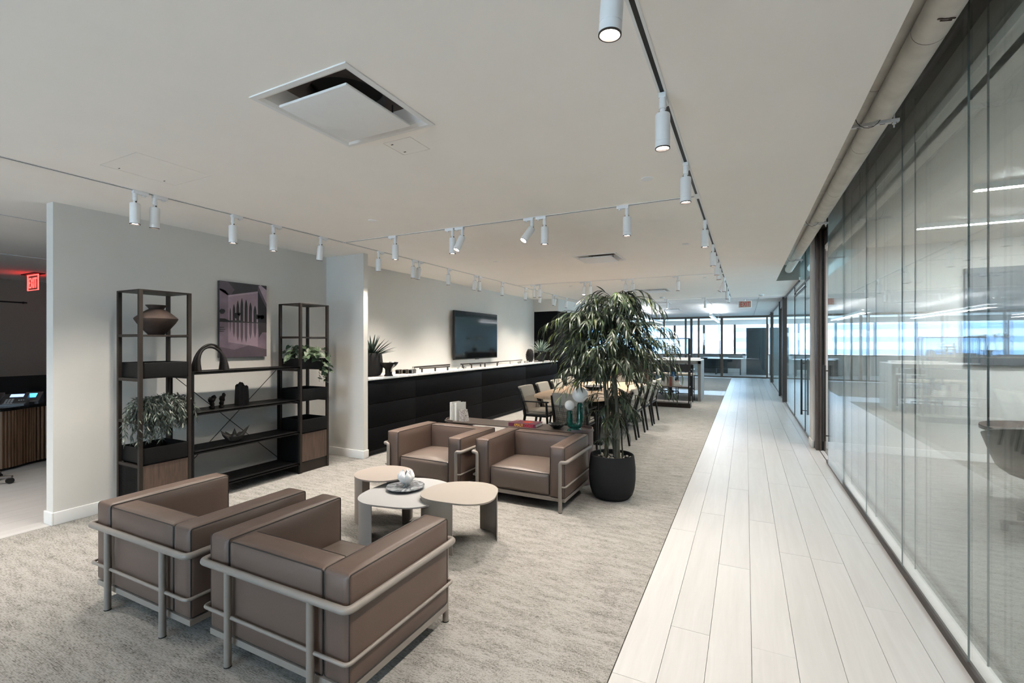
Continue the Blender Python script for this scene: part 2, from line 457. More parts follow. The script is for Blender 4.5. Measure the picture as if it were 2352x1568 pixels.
struct('carpet', MB().box(-5.095, -.549, -4.5, 14.545, -.012, 0), M['carpet'], cp)
struct('carpet', MB().box(-5.095, -.549, 15.855, 21.69, -.012, 0), M['carpet'], cp)
struct('carpet', MB().box(.98, 4.9, -4.5, 26, -.012, 0), M['carpet'], cp)
struct('carpet', MB().box(-12, -8.91, -4.5, 26, -.012, 0), M['carpet'], cp)
struct('carpet', MB().box(-8.9, -5.1, 4.61, 26, -.012, 0), M['carpet'], cp)
struct('carpet', MB().box(-5.0, .97, 22.4, 26.2, -.012, 0), M['carpet'], cp)
# ------------------------------------------------------------------ setting: ceiling with openings
def slab(rects, holes, z0, z1):
    xs = sorted({v for r in rects for v in r[:2]} | {v for h in holes for v in h[:2]})
    ys = sorted({v for r in rects for v in r[2:]} | {v for h in holes for v in h[2:]})
    mb = MB()
    for i in range(len(xs) - 1):
        for j in range(len(ys) - 1):
            cx, cy = (xs[i] + xs[i + 1]) / 2, (ys[j] + ys[j + 1]) / 2
            if not any(r[0] < cx < r[1] and r[2] < cy < r[3] for r in rects): continue
            if any(h[0] < cx < h[1] and h[2] < cy < h[3] for h in holes): continue
            mb.box(xs[i], xs[i + 1], ys[j], ys[j + 1], z0, z1)
    return mb
DIFF = [(-1.785, 1.72, .62), (-1.79, 6.24, .60), (-1.79, 10.65, .60), (-2.25, 14.1, .60), (-2.3, 16.9, .60)]
PANEL = [(-3.54, 1.737, .45, .45), (-1.79, 2.185, .20, .19)]
holes = [(x - s / 2 + .02, x + s / 2 - .02, y - s / 2 + .02, y + s / 2 - .02) for x, y, s in DIFF]
holes += [(x - a / 2, x + a / 2, y - b / 2, y + b / 2) for x, y, a, b in PANEL]
TB = -.345; TA = -4.15
struct('ceiling', slab([(-12.2, .51, -4.6, 10.04), (-12.2, .98, 10.04, 13.3)], [h for h in holes if h[3] < 13.3], CH, CH + .05), M['ceiling'])
struct('ceiling_recess', MB().box(.45, 1.1, -4.6, 10.04, 3.35, 3.40).box(.47, .51, -4.6, 10.04, CH + .05, 3.36), M['ceiling'])
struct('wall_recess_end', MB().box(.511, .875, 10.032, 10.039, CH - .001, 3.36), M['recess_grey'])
struct('ceiling_meeting_room', MB().box(.98, 5.0, -4.6, 7.95, 2.80, 2.85), M['ceiling'])
struct('ceiling_office', MB().box(.98, 5.0, 7.95, 26.3, 3.0, 3.05), M['ceiling'])
# tiled ceiling of the far office
tc = sempty('ceiling_tiles')
cm = {}
ty = 13.32
while ty < 22.3:
    tx = -11.9
    while tx < .9:
        x2 = min(tx + 1.22, .93); y2 = min(ty + 1.22, 22.36)
        if not any(h[0] < x2 and h[1] > tx and h[2] < y2 and h[3] > ty for h in holes):
            k = (round(x2 - tx, 3), round(y2 - ty, 3))
            if k not in cm: cm[k] = MB().box(-k[0] / 2 + .008, k[0] / 2 - .008, -k[1] / 2 + .008, k[1] / 2 - .008, 0, .02).mesh('ceiling_tile', M['tile'], 0)
            put('ceiling_tile', cm[k], tc, ((tx + x2) / 2, (ty + y2) / 2, CH))
        else:
            struct('ceiling_tile', slab([(tx + .008, x2 - .008, ty + .008, y2 - .008)], holes, 0, .02).tf(Matrix.Translation((0, 0, CH))), M['tile'], tc)
        tx += 1.22
    ty += 1.22
struct('ceiling_grid', slab([(-12.2, .98, 13.3, 22.4)], holes, CH + .021, CH + .05), M['tbar'], tc)
struct('ceiling_far_room', MB().box(-12.2, .98, 22.4, 26.4, CH, CH + .05), M['ceiling'])
# ------------------------------------------------------------------ setting: walls
struct('wall_left', MB().box(XL - .12, XL, 1.735, 14.5, 0, CH), M['wall'])
struct('baseboard_left', MB().rbox(XL, XL + .014, 1.735, 4.53, 0, .105, .004).rbox(XL - .134, XL + .014, 1.721, 1.735, 0, .105, .004), M['base'], smooth=38)
struct('wall_column', MB().box(XL, -4.42, 4.53, 4.608, 0, CH), M['wall'])
struct('baseboard_column', MB().rbox(XL + .014, -4.406, 4.516, 4.53, 0, .105, .004).rbox(-4.42, -4.406, 4.53, 4.612, 0, .105, .004), M['base'], smooth=38)
BW = [(-5.0, -3.05, .5, 2.45), (-2.95, -1.0, .5, 2.45)]
wb = MB(); xs_ = sorted({-12.2, 5.0} | {v for q in BW for v in q[:2]})
for a, b in zip(xs_[:-1], xs_[1:]):
    if any(q[0] <= a and b <= q[1] for q in BW): wb.box(a, b, -4.7, -4.6, 0, .5).box(a, b, -4.7, -4.6, 2.45, 3.5)
    else: wb.box(a, b, -4.7, -4.6, 0, 3.5)
struct('wall_back', wb, M['wall'])
g5 = sempty('added_window_back')  # unseen windows added behind the camera to brighten ceiling and walls
for q in BW:
    MB().box(q[0] + .03, q[1] - .03, -4.66, -4.65, .53, 2.42).build('pane', M['glass_tint'], g5, smooth=0)
    MB().box(q[0], q[1], -4.68, -4.62, .5, .53).box(q[0], q[1], -4.68, -4.62, 2.42, 2.45).box(q[0], q[0] + .03, -4.68, -4.62, .53, 2.42).box(q[1] - .03, q[1], -4.68, -4.62, .53, 2.42).build('window_frame', M['bronze'], g5, smooth=0)
def portal(x, y, z, w_, h_, ry):
    li = bpy.data.lights.new('portal', 'AREA'); li.shape = 'RECTANGLE'; li.size = w_; li.size_y = h_; li.cycles.is_portal = True
    o = bpy.data.objects.new('portal', li); C.objects.link(o); o.location = (x, y, z); o.rotation_euler = (PI / 2, 0, ry)
portal(-3.0, -4.72, 1.47, 4.1, 2.0, PI)
portal(-3.6, 26.32, 1.67, 17, 1.6, 0)
struct('ceiling_sky_block', MB().box(-12.3, 5.1, -4.7, 26.4, 3.42, 3.5), M['wall_dark'])  # unseen slab added over all rooms to keep the sky out
struct('wall_fascia_meeting', MB().box(1.04, 1.08, -4.6, 7.9, 2.80, 3.42), M['wall'])
struct('wall_reception', MB().box(-12.3, -12.1, -4.6, 26.4, 0, 3.42), M['wall_dark'])
struct('wall_right', MB().box(4.9, 5.0, -4.6, 8.6, 0, 3.42).box(4.9, 5.0, 8.6, 26.4, 0, .4).box(4.9, 5.0, 8.6, 26.4, 2.7, 3.42), M['wall'])
g6 = sempty('added_window_offices')  # unseen windows added so daylight brightens the offices and their glass
for k in range(12):
    yk = 8.6 + k * 1.48
    MB().box(4.9, 5.0, yk, yk + .08, .4, 2.7).build('mullion', M['bronze'], g6, smooth=0)
    MB().box(4.95, 4.96, yk + .08, yk + 1.48, .4, 2.7).build('pane', M['glass_tint'], g6, smooth=0)
struct('wall_meeting_end', MB().box(1.0, 4.9, 7.90, 8.05, 0, 3.35), M['wall'])
struct('baseboard_meeting', MB().rbox(.992, 4.9, 7.886, 7.90, 0, .10, .004), M['base'], smooth=38)
struct('wall_pier', MB().rbox(.852, 1.0, 7.90, 8.20, 0, 3.35, .012), M['wall'], smooth=38)
struct('baseboard_pier', MB().rbox(.838, .876, 7.885, 8.21, 0, .105, .012), M['base'], smooth=38)
struct('wall_recess_header', MB().box(.985, 1.06, -4.6, 8.3, 3.12, 3.4).box(.93, 1.0, 8.2, 10.1, 3.10, 3.4), M['black'])
for yy in (13.9, 20.1):
    struct('wall_office_divider', MB().box(1.0, 4.9, yy, yy + .12, 0, 3.0), M['wall'])
struct('wall_core', MB().box(-5.21, -5.09, 14.5, 14.56, 0, CH), M['wall'])
# ------------------------------------------------------------------ glass partition of the meeting room
gp = sempty('window_1')
Y0, SP = -4.25, 1.016
ys = [2.853 + SP * i for i in range(-7, 5)]
for xi, x in enumerate((XG, XG + .066)):
    for i in range(len(ys) - 1):
        a, b = ys[i], ys[i + 1]
        if b > 7.05: continue
        zt = 3.10
        MB().box(x - .005, x + .005, a + .001, b - .001, .035, zt).build('pane', M['glass'], gp, smooth=0)
        MB().box(x - .004, x + .004, b - .0009, b + .0009, .035, zt).build('seal', M['seal'], gp, smooth=0)
struct('floor_channel', MB().box(XG - .012, XG + .012, -4.5, 7.0, 0, .036), M['bronze'], gp)
struct('floor_channel', MB().box(XG + .012, XG + .088, -4.5, 7.0, 0, .012), M['strut'], gp)
struct('head_channel', MB().box(XG - .012, XG + .09, -4.5, 8.0, 3.08, 3.35), M['bronze'], gp)
# sliding door leaf with handle
dr = sempty('door_1')
MB().box(XG - .022, XG - .013, 5.86, 6.80, .03, 3.07).build('pane', M['glass'], dr, smooth=0)
def pull(xc, y, z0, z1, par, off=.026, hw=.015):
    for sx in (-1, 1):
        MB().rbox(xc + sx * off - hw, xc + sx * off + hw, y - .012, y + .012, z0, z1, .004).build('handle', M['bronze'], par)
    for z in (z0 + .07, z1 - .07):
        MB().cyl((xc - off, y, z), (xc + off, y, z), .007, n=8).build('handle_standoff', M['bronze'], par)
pull(.902, 6.93, .275, 1.222, dr, .0275)
for a_, b_, q_ in ((.880, .908, 7.72), (.914, .944, 7.72), (.950, .962, 7.74), (.968, .988, 7.72), (.908, .968, 7.78)): MB().box(a_, b_, q_, 7.89, 0, 3.1).build('door_jamb', M['jamb' if q_ == 7.72 else 'black'], dr, smooth=0)
MB().box(.915, .925, 6.98, 7.90, -.011, .003).build('threshold', M['bronze'], dr, smooth=0)
# glass front of the offices further along
g2 = sempty('window_2')
XO = .89
def opane(y0, y1, z0=.03, z1=2.5, par=None, mat='glass_fr'):
    MB().box(XO - .005, XO + .005, y0 + .004, y1 - .004, z0, z1).build('pane', M[mat], par or g2, smooth=0)
for a, b in ((8.22, 9.13), (9.13, 11.0)): opane(a, b, 2.53, 3.10 if b < 10 else 3.1)
opane(8.22, 9.13); 
opane(11.0, 12.05, z1=2.62); opane(12.05, 13.0, z1=2.62)
opane(15.3, 16.5, z1=2.62); opane(16.5, 17.7, z1=2.62); opane(17.7, 18.9, z1=2.62); opane(18.9, 20.0, z1=2.62)
opane(20.35, 22.3, z1=2.62)
mb = MB()
for y, hgt in ((8.22, 3.1), (9.13, 3.1), (11.0, 2.66)): mb.box(XO - .012, XO + .02, y - .008, y + .008, 0, hgt)
mb.build('mullion', M['bronze'], g2, smooth=0)
for y in (13.75, 15.17, 20.2):
    MB().box(XO - .055, XO + .06, y - .05, y + .05, 0, CH).build('door_jamb', M['bronze'], g2, smooth=0)
MB().box(XO - .03, XO + .03, 13.8, 15.1, 2.45, CH).build('door_head', M['bronze'], g2, smooth=0)
MB().box(XO - .012, XO + .012, 8.22, 11.0, 2.50, 2.53).box(XO - .02, XO + .02, 9.13, 11.0, 2.42, 2.445).build('transom', M['bronze_light'], g2, smooth=0)
MB().box(XO - .012, XO + .012, 8.22, 22.3, 0, .03).build('floor_channel', M['bronze_light'], g2, smooth=0)
MB().box(XO - .015, XO + .015, 10.08, 22.3, 2.625, CH).build('head_channel', M['bronze'], g2, smooth=0)
d2 = sempty('door_2')
opane(9.13, 11.0, z1=2.41, par=d2)
pull(XO - .005, 9.22, .29, 1.225, d2, .045)
d3 = sempty('door_3')
opane(13.8, 15.1, z1=2.44, par=d3)
# interior backing of those offices
# ------------------------------------------------------------------ far glass front and windows
g3 = sempty('window_3')
YF = 22.4
MUL = [(-4.62, .07), (-3.37, .065), (-2.43, .08), (-2.19, .10), (-1.885, .075), (-.94, .10), (.80, .06)]
mb_x = [-11.9, -10.5, -9.1, -7.7, -6.3]
for x in mb_x: MUL.append((x, .07))
MUL.sort()
for x, wd in MUL:
    MB().box(x - wd / 2, x + wd / 2, YF - .04, YF + .04, 0, 2.60).build('mullion', M['bronze_light'], g3, smooth=0)
MB().box(-12, .93, YF - .05, YF + .05, 2.58, CH).build('head_frame', M['bronze_light'], g3, smooth=0)
MB().box(-12, .93, YF - .05, YF + .05, 0, .05).build('floor_frame', M['bronze_light'], g3, smooth=0)
for (a, wa), (b, wb) in zip(MUL[:-1], MUL[1:]):
    xs_ = [a + wa / 2, b - wb / 2]
    if b > .5: xs_ = [a + wa / 2, -.084, b - wb / 2]
    for p, q in zip(xs_[:-1], xs_[1:]):
        MB().box(p + .002, q - .002, YF - .005, YF + .005, .05, 2.58).build('pane', M['glass_far'], g3, smooth=0)
d4 = sempty('door_4')
MB().rbox(-1.02, -.996, YF - .11, YF - .09, .28, 1.62, .004).build('handle', M['bronze'], d4)
for z in (.4, 1.5): MB().cyl((-1.008, YF - .10, z), (-1.008, YF - .04, z), .008, n=8).build('handle_standoff', M['bronze'], d4)
# outer window wall
struct('wall_far', MB().box(-12.2, 5, 26.2, 26.35, 0, .93).box(-12.2, 5, 26.2, 26.35, 2.42, 3.42), M['wall'])
g4 = sempty('window_4')
x = -12.1
while x < 4.8:
    MB().box(x - .05, x + .05, 26.16, 26.3, .93, 2.42).build('mullion', M['bronze'], g4, smooth=0)
    MB().box(x + .05, x + 1.40, 26.22, 26.23, .95, 2.42).build('pane', M['glass_tint'], g4, smooth=0)
    x += 1.45
MB().rbox(-12.1, 4.9, 26.0, 26.2, .90, .94, .01).build('window_sill', M['bronze'], g4)
# buildings outside
def facade(name, x0, x1, y, h, mat, label, z0=-20):
    b = thing(name, label, 'building', ((x0 + x1) / 2, y, z0), group=None)
    wd = x1 - x0
    MB().box(-wd / 2, wd / 2, 0, 10, 0, h - z0).build('wall', mat, b, smooth=0)
    mb = MB()
    for k in range(24):
        z = -z0 - 14 + k * 1.3
        if z < h - z0 - .6: mb.box(-wd / 2 + .5, wd / 2 - .5, -.12, 0, z, z + .5)
    o = mb.build('window_band', M['facade_band'], b, smooth=0); return b
facade('white_building', -22, -3.2, 60, 26, M['facade'], 'pale building with long window bands beyond the far windows')
facade('office_block', -1.8, 30, 66, 22, M['facade'], 'pale block with window bands seen behind the rightmost far windows')
facade('pink_building', -52, -26, 62, 20, M['brick_pink'], 'pinkish building seen beyond the far windows to the left')

# ------------------------------------------------------------------ ceiling fittings
def diffuser(x, y, s, label):
    t = thing('ceiling_diffuser', label, 'air vent', (x, y, CH), group='square ceiling air diffusers')
    h = s / 2; mb = MB()
    prof = [(h, .0), (h, -.006), (h - .025, -.007), (h - .045, .004), (h * .82, .022), (h * .72, .055), (h * .68, .066)]
    vs = []; fs = []
    for a, z in prof: vs += [(-a, -a, z), (a, -a, z), (a, a, z), (-a, a, z)]
    for i in range(len(prof) - 1):
        for j in range(4):
            j2 = (j + 1) % 4; fs.append((i * 4 + j, (i + 1) * 4 + j, (i + 1) * 4 + j2, i * 4 + j2))
    mb.add(vs, fs); mb.build('frame', M['white_metal'], t, smooth=25)
    MB().box(-h * .8, h * .8, -h * .8, h * .8, .12, .13).build('duct_neck', M['black'], t, smooth=0)
    MB().lathe([(h * .95, .066), (h * .60, .066), (h * .57, .08), (h * .56, .12)], n=32, caps=False).build('collar', M['pipe_mark'], t)
    MB().rbox(-h * .71, h * .71, -h * .71, h * .71, -.030, -.018, .004).build('face_plate', M['white_metal'], t)
    for q_ in (-1, 1): MB().cyl((q_ * h * .5, h * .5, .004), (q_ * h * .5, h * .5, .12), .004, n=6).build('hanger', M['black'], t)
    return t
DL = ['large square white air diffuser in the ceiling nearest the camera', 'square air diffuser in the ceiling above the dining table',
      'square air diffuser in the ceiling beyond the dining table', 'square air diffuser near the start of the tiled ceiling', 'square air diffuser furthest back in the tiled ceiling']
for (x, y, s), l in zip(DIFF, DL): diffuser(x, y, s, l)
for (x, y, a, b), l in zip(PANEL, ['large flush square access panel in the ceiling above the shelving', 'small flush access panel beside the nearest air diffuser']):
    t = thing('access_panel', l, 'access panel', (x, y, CH), group='flush ceiling access panels')
    MB().box(-a / 2 + .004, a / 2 - .004, -b / 2 + .004, b / 2 - .004, 0, .01).build('cover', M['ceiling'], t, smooth=0)
    MB().box(-a / 2 - .01, a / 2 + .01, -b / 2 - .01, b / 2 + .01, .012, .02).build('recess_box', M['black'], t, smooth=0)
    for sy in (-1, 1): MB().box(-a / 2 + .03, -a / 2 + .045, sy * b * .3 - .003, sy * b * .3 + .003, -.0015, 0).build('latch', M['black'], t, smooth=0)
DISC = [(-.624, 3.373, 'round ceiling cover plate nearest the right-hand light track'), (-3.163, 3.36, 'round ceiling cover plate above the left end of the cross track'),
        (-3.183, 5.836, 'round ceiling cover plate above the black credenza'), (-.63, 5.806, 'round ceiling cover plate between the corridor and dining diffuser'),
        (-3.2, 9.08, 'round ceiling cover plate left of the bamboo top'), (-.643, 8.94, 'round ceiling cover plate just beyond the second cross track'), (-.639, 12.09, 'round ceiling cover plate near the third cross track')]
for x, y, l in DISC:
    t = thing('ceiling_cover_plate', l, 'cover plate', (x, y, CH), group='round ceiling cover plates')
    MB().lathe([(.0001, -.006), (.038, -.006), (.042, -.003), (.042, 0)], n=24).build('plate', M['white_metal'], t)
t = thing('smoke_detector', 'round white smoke detector on the ceiling near the EXIT sign', 'smoke detector', (.33, 12.7, CH))
MB().lathe([(.0001, -.035), (.05, -.033), (.06, -.02), (.065, 0)], n=24).build('housing', M['white_metal'], t)
MB().lathe([(.03, -.037), (.035, -.037), (.035, -.033), (.03, -.033)], n=20).build('ring', M['slot'], t)
t = thing('smoke_detector', 'round white smoke detector on the ceiling beside the third cross track', 'smoke detector', (-1.9, 12.3, CH))
MB().lathe([(.0001, -.035), (.05, -.033), (.06, -.02), (.065, 0)], n=24).build('housing', M['white_metal'], t)
# tracks
def track(name, label, a, b):
    d = Vector((b[0] - a[0], b[1] - a[1], 0)); L_ = d.length
    t = thing('light_track', label, 'light track', (a[0], a[1], CH), math.atan2(d.y, d.x), group='ceiling light tracks')
    for a_, b_ in ((-.020, -.009), (.009, .020)): MB().box(0, L_, a_, b_, -.0035, 0).build('rail', M['white_metal'], t, smooth=0)
    MB().box(0, L_, -.009, .009, -.0015, 0).build('slot', M['slot'], t, smooth=0)
    return t
track('a', 'long light track on the ceiling along the shelf wall and credenza', (TA, -3.5), (TA, 13.0))
tb = track('b', 'long light track on the ceiling beside the corridor with black slot', (TB, -3.5), (TB, 13.0))
for y in (3.95, 8.5, 1.52):
    MB().box(y + 3.5 - .06, y + 3.5 + .06, -.021, .021, -.006, 0).build('connector', M['white_metal'], tb, smooth=0)
track('c1', 'first cross light track spanning the ceiling before the dining table', (TA, 3.95), (TB, 3.95))
track('c2', 'second cross light track spanning the ceiling above the bamboo', (TA, 8.5), (TB, 8.5))
track('c3', 'third cross light track spanning the ceiling near the office', (TA, 12.9), (TB, 12.9))
track('l1', 'light track on the ceiling nearer the partition in the reception room', (-6.02, -3.5), (-6.02, 6))
track('l2', 'light track on the ceiling over the reception counter', (-8.67, -3.5), (-8.67, 8))
# spotlights
BODY = MB().lathe([(.012, .0), (.031, -.002), (.0335, -.008), (.0335, -.128), (.0325, -.1285), (.0325, -.130), (.0335, -.131), (.0335, -.160), (.029, -.160), (.0275, -.1535)], n=28)
BODY_ME = BODY.mesh('body', M['lamp_white'])
RING_ME = MB().lathe([(.0337, -.158), (.0337, -.163), (.0295, -.163), (.0275, -.1542), (.0280, -.1542), (.0300, -.158), (.0337, -.158)], n=28, caps=False).mesh('bezel', M['bronze'])
LENS_ME = MB().lathe([(.0001, -.1545), (.0272, -.1545), (.0272, -.1535), (.0001, -.1535)], n=24).mesh('lens', M['lens'])
STEM_ME = MB().cyl((0, 0, 0), (0, 0, -.035), .0155, n=14).cyl((0, 0, -.036), (0, 0, -.062), .0165, n=14).cyl((0, 0, -.062), (0, 0, -.085), .0125, n=14).mesh('stem', M['lamp_white'])
KN_ME = MB().cyl((-.018, 0, -.075), (.018, 0, -.075), .0055, n=10).mesh('tilt_joint', M['bronze_light'])
ADP_ME = MB().rbox(-.016, .085, -.0165, .0165, -.024, -.0, .003).cyl((.06, 0, -.024), (.06, 0, -.034), .012, n=12).mesh('adapter', M['lamp_white'])
def spot(x, y, axis, label, tilt=0, az=0, group='track spotlights', power=1.0, size=104):
    rz = {'y': PI / 2, 'x': PI}[axis]
    t = thing('track_spotlight', label, 'spotlight', (x, y, CH - .003), 0, group)
    put('adapter', ADP_ME, t, (0, 0, 0), (0, 0, rz)); put('stem', STEM_ME, t, (0, 0, -.012)); put('tilt_joint', KN_ME, t, (0, 0, -.012))
    e = Euler((0, 0, az)).to_matrix().to_4x4() @ Euler((0, R(-tilt), 0)).to_matrix().to_4x4()
    q = e.to_euler()
    b = put('body', BODY_ME, t, (0, 0, -.095), q)
    put('bezel', RING_ME, b); put('lens', LENS_ME, b)
    if power > 0:
        li = bpy.data.lights.new('lamp', 'SPOT'); li.energy = SPOT_W * power; li.color = SPOT_COL; li.spot_size = R(size); li.spot_blend = 1.0
        li.shadow_soft_size = .026
        lo = bpy.data.objects.new('lamp', li); C.objects.link(lo); lo.parent = b; lo.location = (0, 0, -.168)
    return t
# az: direction the lower end swings to (0 = +X)
A_L = [(1.884, 0), (2.018, 6), (2.641, 0), (3.045, 0), (3.618, 12), (4.513, 3), (5.199, 0), (5.33, 12), (6.058, 0), (6.861, 10), (7.007, 0), (7.851, 0), (8.903, 0), (9.728, 14), (10.475, 0), (10.62, 12), (11.387, 0)]
for i, (y, tl) in enumerate(A_L):
    spot(TA, y, 'y', 'white cylindrical spotlight, %s from the left on the track along the shelf wall' % ordn(i), tl, PI * .93, power=.6 if y < 5 else .9)
B_L = [(1.35, 4), (2.248, 0), (3.178, 0), (4.746, 0), (5.959, 0), (6.791, 0), (7.285, 0), (9.0, 0), (9.15, 30), (10.58, 0), (11.563, 0)]
for i, (y, tl) in enumerate(B_L):
    spot(TB, y, 'y', 'white cylindrical spotlight, %s from the camera on the corridor-side track' % ordn(i), tl, PI, power=1 if y < 5 else .75)
C1 = [(-3.395, 0, 0), (-2.654, 0, 0), (-2.536, 27, -PI * .62), (-1.773, 38, -PI * .66), (-1.647, 0, 0), (-.896, 0, 0)]
for i, (x, tl, az) in enumerate(C1):
    spot(x, 3.95, 'x', 'white cylindrical spotlight, %s from the left on the first cross track' % ordn(i), tl, az)
C2 = [(-3.76, 0, 0), (-3.645, 0, 0), (-2.732, 12, -PI * .5), (-2.613, 0, 0), (-1.952, 14, -PI * .55), (-1.823, 8, -PI * .5), (-1.051, 0, 0)]
for i, (x, tl, az) in enumerate(C2):
    spot(x, 8.5, 'x', 'small far spotlight, %s from the left on the second cross track' % ordn(i), tl, az, power=.7)
C3 = [(-3.6, 0, 0), (-2.75, 22, 0), (-1.86, 8, -PI * .5), (-.93, 0, 0)]
for i, (x, tl, az) in enumerate(C3):
    spot(x, 12.9, 'x', 'tiny far spotlight, %s from the left on the third cross track' % ordn(i), tl, az)
# unseen lamps added for light along the same tracks, outside the view
for i, y in enumerate((1.0, .1, -.8, -1.8, -2.8)):
    spot(TA, y, 'y', 'added white spotlight on the shelf-wall track left of the picture, %s from the partition end' % ordn(i), 0, 0, 'added track spotlights outside the picture')
for i, y in enumerate((.3, -.7, -1.7, -2.8)):
    spot(TB, y, 'y', 'added white spotlight on the corridor-side track behind the camera, %s going backwards' % ordn(i), 0, 0, 'added corridor track spotlights outside the picture')
spot(-8.67, 3.4, 'y', 'white spotlight on the ceiling track right behind the red EXIT sign', 0, 0, power=.5)
for i, y in enumerate((1.3, .5, -.6)): spot(-6.02, y, 'y', 'added white spotlight over the reception floor, %s from the partition end' % ordn(i), 0, 0, 'added reception spotlights outside the picture', power=1.2)  # more unseen lamps, added to brighten the reception room

# pipes in the ceiling recess
t = thing('wrapped_pipe', 'thick white wrapped pipe running in the ceiling recess above the glass', 'pipe', (.71, 0, 2.85))
MB().cyl((0, -4.4, 0), (0, 9.95, 0), .066, n=28).build('pipe', M['pipe'], t)
for y in (1.55, 2.6, 3.9, 4.95, 6.2, 7.4, 8.6):
    MB().lathe([(.0668, -.002), (.0672, 0), (.0668, .002)], n=28, caps=False).tf(Matrix.Rotation(PI / 2, 4, 'X')).build('wrap_seam', M['pipe_mark'], t, (0, y, 0))
MB().box(-.03, .035, 0, .006, -.0675, -.064).box(-.012, .03, .012, .017, -.0675, -.064).tf(Matrix.Rotation(.35, 4, 'Z')).build('torn_patch', M['clay'], t, (0, 2.42, 0))
t = thing('wrapped_pipe', 'second wrapped pipe half hidden behind the ceiling edge', 'pipe', (.665, 0, 3.0))
MB().cyl((0, -4.4, 0), (0, 9.95, 0), .07, n=28).build('pipe', M['pipe'], t)
for y in (2.1, 3.3, 4.4, 5.5, 7.0):
    MB().lathe([(.0708, -.002), (.0712, 0), (.0708, .002)], n=28, caps=False).tf(Matrix.Rotation(PI / 2, 4, 'X')).build('wrap_seam', M['pipe_mark'], t, (0, y, 0))
t = thing('duct_pipe', 'grey pipe high in the ceiling recess', 'pipe', (.86, 0, 3.2))
MB().cyl((0, -4.4, 0), (0, 9.95, 0), .05, n=20).build('pipe', M['strut'], t)
for i, y in enumerate((.3, 3.37, 5.93, 8.4)):
    t = thing('pipe_hanger', ['slotted strut carrying the pipes, behind the camera', 'slotted white strut under the pipes nearest the camera', 'slotted white strut under the pipes, second from the camera', 'slotted white strut under the pipes furthest along the recess'][i], 'pipe hanger', (.5, y, 2.765), .03, 'slotted struts under the pipes')
    MB().box(.0, .285, -.012, .012, .0, .018).build('strut', M['strut'], t, smooth=0)
    for k in range(5): MB().rbox(.03 + k * .055, .055 + k * .055, -.004, .004, -.0006, .0004, .0002, 1, 0).build('slot_hole', M['black'], t, smooth=0)
    MB().cyl((.262, 0, -.03), (.262, 0, .62), .004, n=8).build('threaded_rod', M['strut'], t)
    MB().cyl((.262, 0, -.012), (.262, 0, 0), .009, n=6).build('nut', M['strut'], t)
    MB().tube([(.14 + .07 * math.cos(a), -.016, .085 - .10 * math.sin(a)) for a in [PI * k / 10 for k in range(11)]], .0018, 5).build('clamp_wire', M['black'], t)

# linear lights in the meeting room, pendants in the far office
for y, l in ((5.14, 'bright linear light on the meeting room ceiling nearer the camera'), (6.585, 'bright linear light on the meeting room ceiling further along')):
    t = thing('linear_light', l, 'ceiling light', (1.68, y, 2.80), group='linear lights in the meeting room')
    MB().box(0, 2.2, -.03, .03, -.05, 0).build('housing', M['white_metal'], t, smooth=0)
    MB().box(.01, 2.19, -.024, .024, -.054, -.050).build('diffuser', M['linear'], t, smooth=0)
for i, (x, y0, y1, l) in enumerate(((-.95, 15.2, 20.0, 'slim pendant light bar hanging in the far office nearer the corridor'), (-3.05, 14.2, 19.6, 'slim pendant light bar hanging in the far office behind the bamboo'), (-5.6, 15.0, 20, 'slim pendant light bar hanging in the far office out of sight'), (-8.2, 15.0, 20, 'slim pendant light bar in the far office beyond the black cupboard'))):
    t = thing('pendant_light_bar', l, 'pendant light', (x, y0, 2.30), group='pendant light bars in the far office')
    MB().box(-.035, .035, 0, y1 - y0, 0, .07).build('housing', M['white_metal'], t, smooth=0)
    MB().box(-.028, .028, .02, y1 - y0 - .02, -.004, 0).build('diffuser', M['pendant_light'], t, smooth=0)
    MB().box(-.02, .02, .02, y1 - y0 - .02, .070, .074).build('uplight', M['pendant_up'], t, smooth=0)
    for q in (.25, y1 - y0 - .25): MB().cyl((0, q, .07), (0, q, .36), .003, n=5).build('cable', M['white_metal'], t)
    MB().tube([(.01, .4, .07), (.04, .42, .15), (.0, .38, .25), (.03, .4, .36)], .005, 5).build('power_cord', M['white_metal'], t)
# exit signs
t = thing('exit_sign', 'cream EXIT sign with red letters hanging over the corridor end', 'sign', (-.02, 13.9, 2.43))
MB().rbox(-.158, .158, -.018, .018, 0, .19, .004).build('housing', M['white_metal'], t)
MB().box(-.145, .145, -.020, -.018, .012, .178).build('face', M['sign_face'], t, smooth=0)
text('lettering', 'EXIT', .185, M['sign_red'], t, (-.112, -.022, .034), (PI / 2, 0, 0), .001, sx=.62)
text('arrow', '<', .10, M['sign_red'], t, (-.142, -.022, .058), (PI / 2, 0, 0), .001, sx=.6)
MB().cyl((0, 0, .19), (0, 0, .23), .02, n=10).build('canopy', M['white_metal'], t)
t = thing('exit_sign', 'glowing red edge-lit EXIT sign hanging in the reception room', 'sign', (-10.72, 3.4, 2.36))
MB().rbox(-.26, .26, -.07, .07, .285, .30, .003).build('canopy', M['black'], t)
MB().box(-.20, .20, -.004, .004, .03, .285).build('acrylic_panel', M['glass'], t, smooth=0)
MB().box(-.21, .21, -.006, .006, .022, .032).box(.195, .21, -.006, .006, .03, .285).box(-.21, .21, -.006, .006, .27, .285).box(-.21, -.197, -.006, .006, .03, .285).build('lit_edge', M['red_sign'], t, smooth=0)
text('lettering', 'EXIT', .25, M['red_sign'], t, (-.15, -.008, .06), (PI / 2, 0, 0), .002, sx=.62)
text('arrow', '<', .12, M['red_sign'], t, (-.20, -.008, .10), (PI / 2, 0, 0), .002, sx=.6)

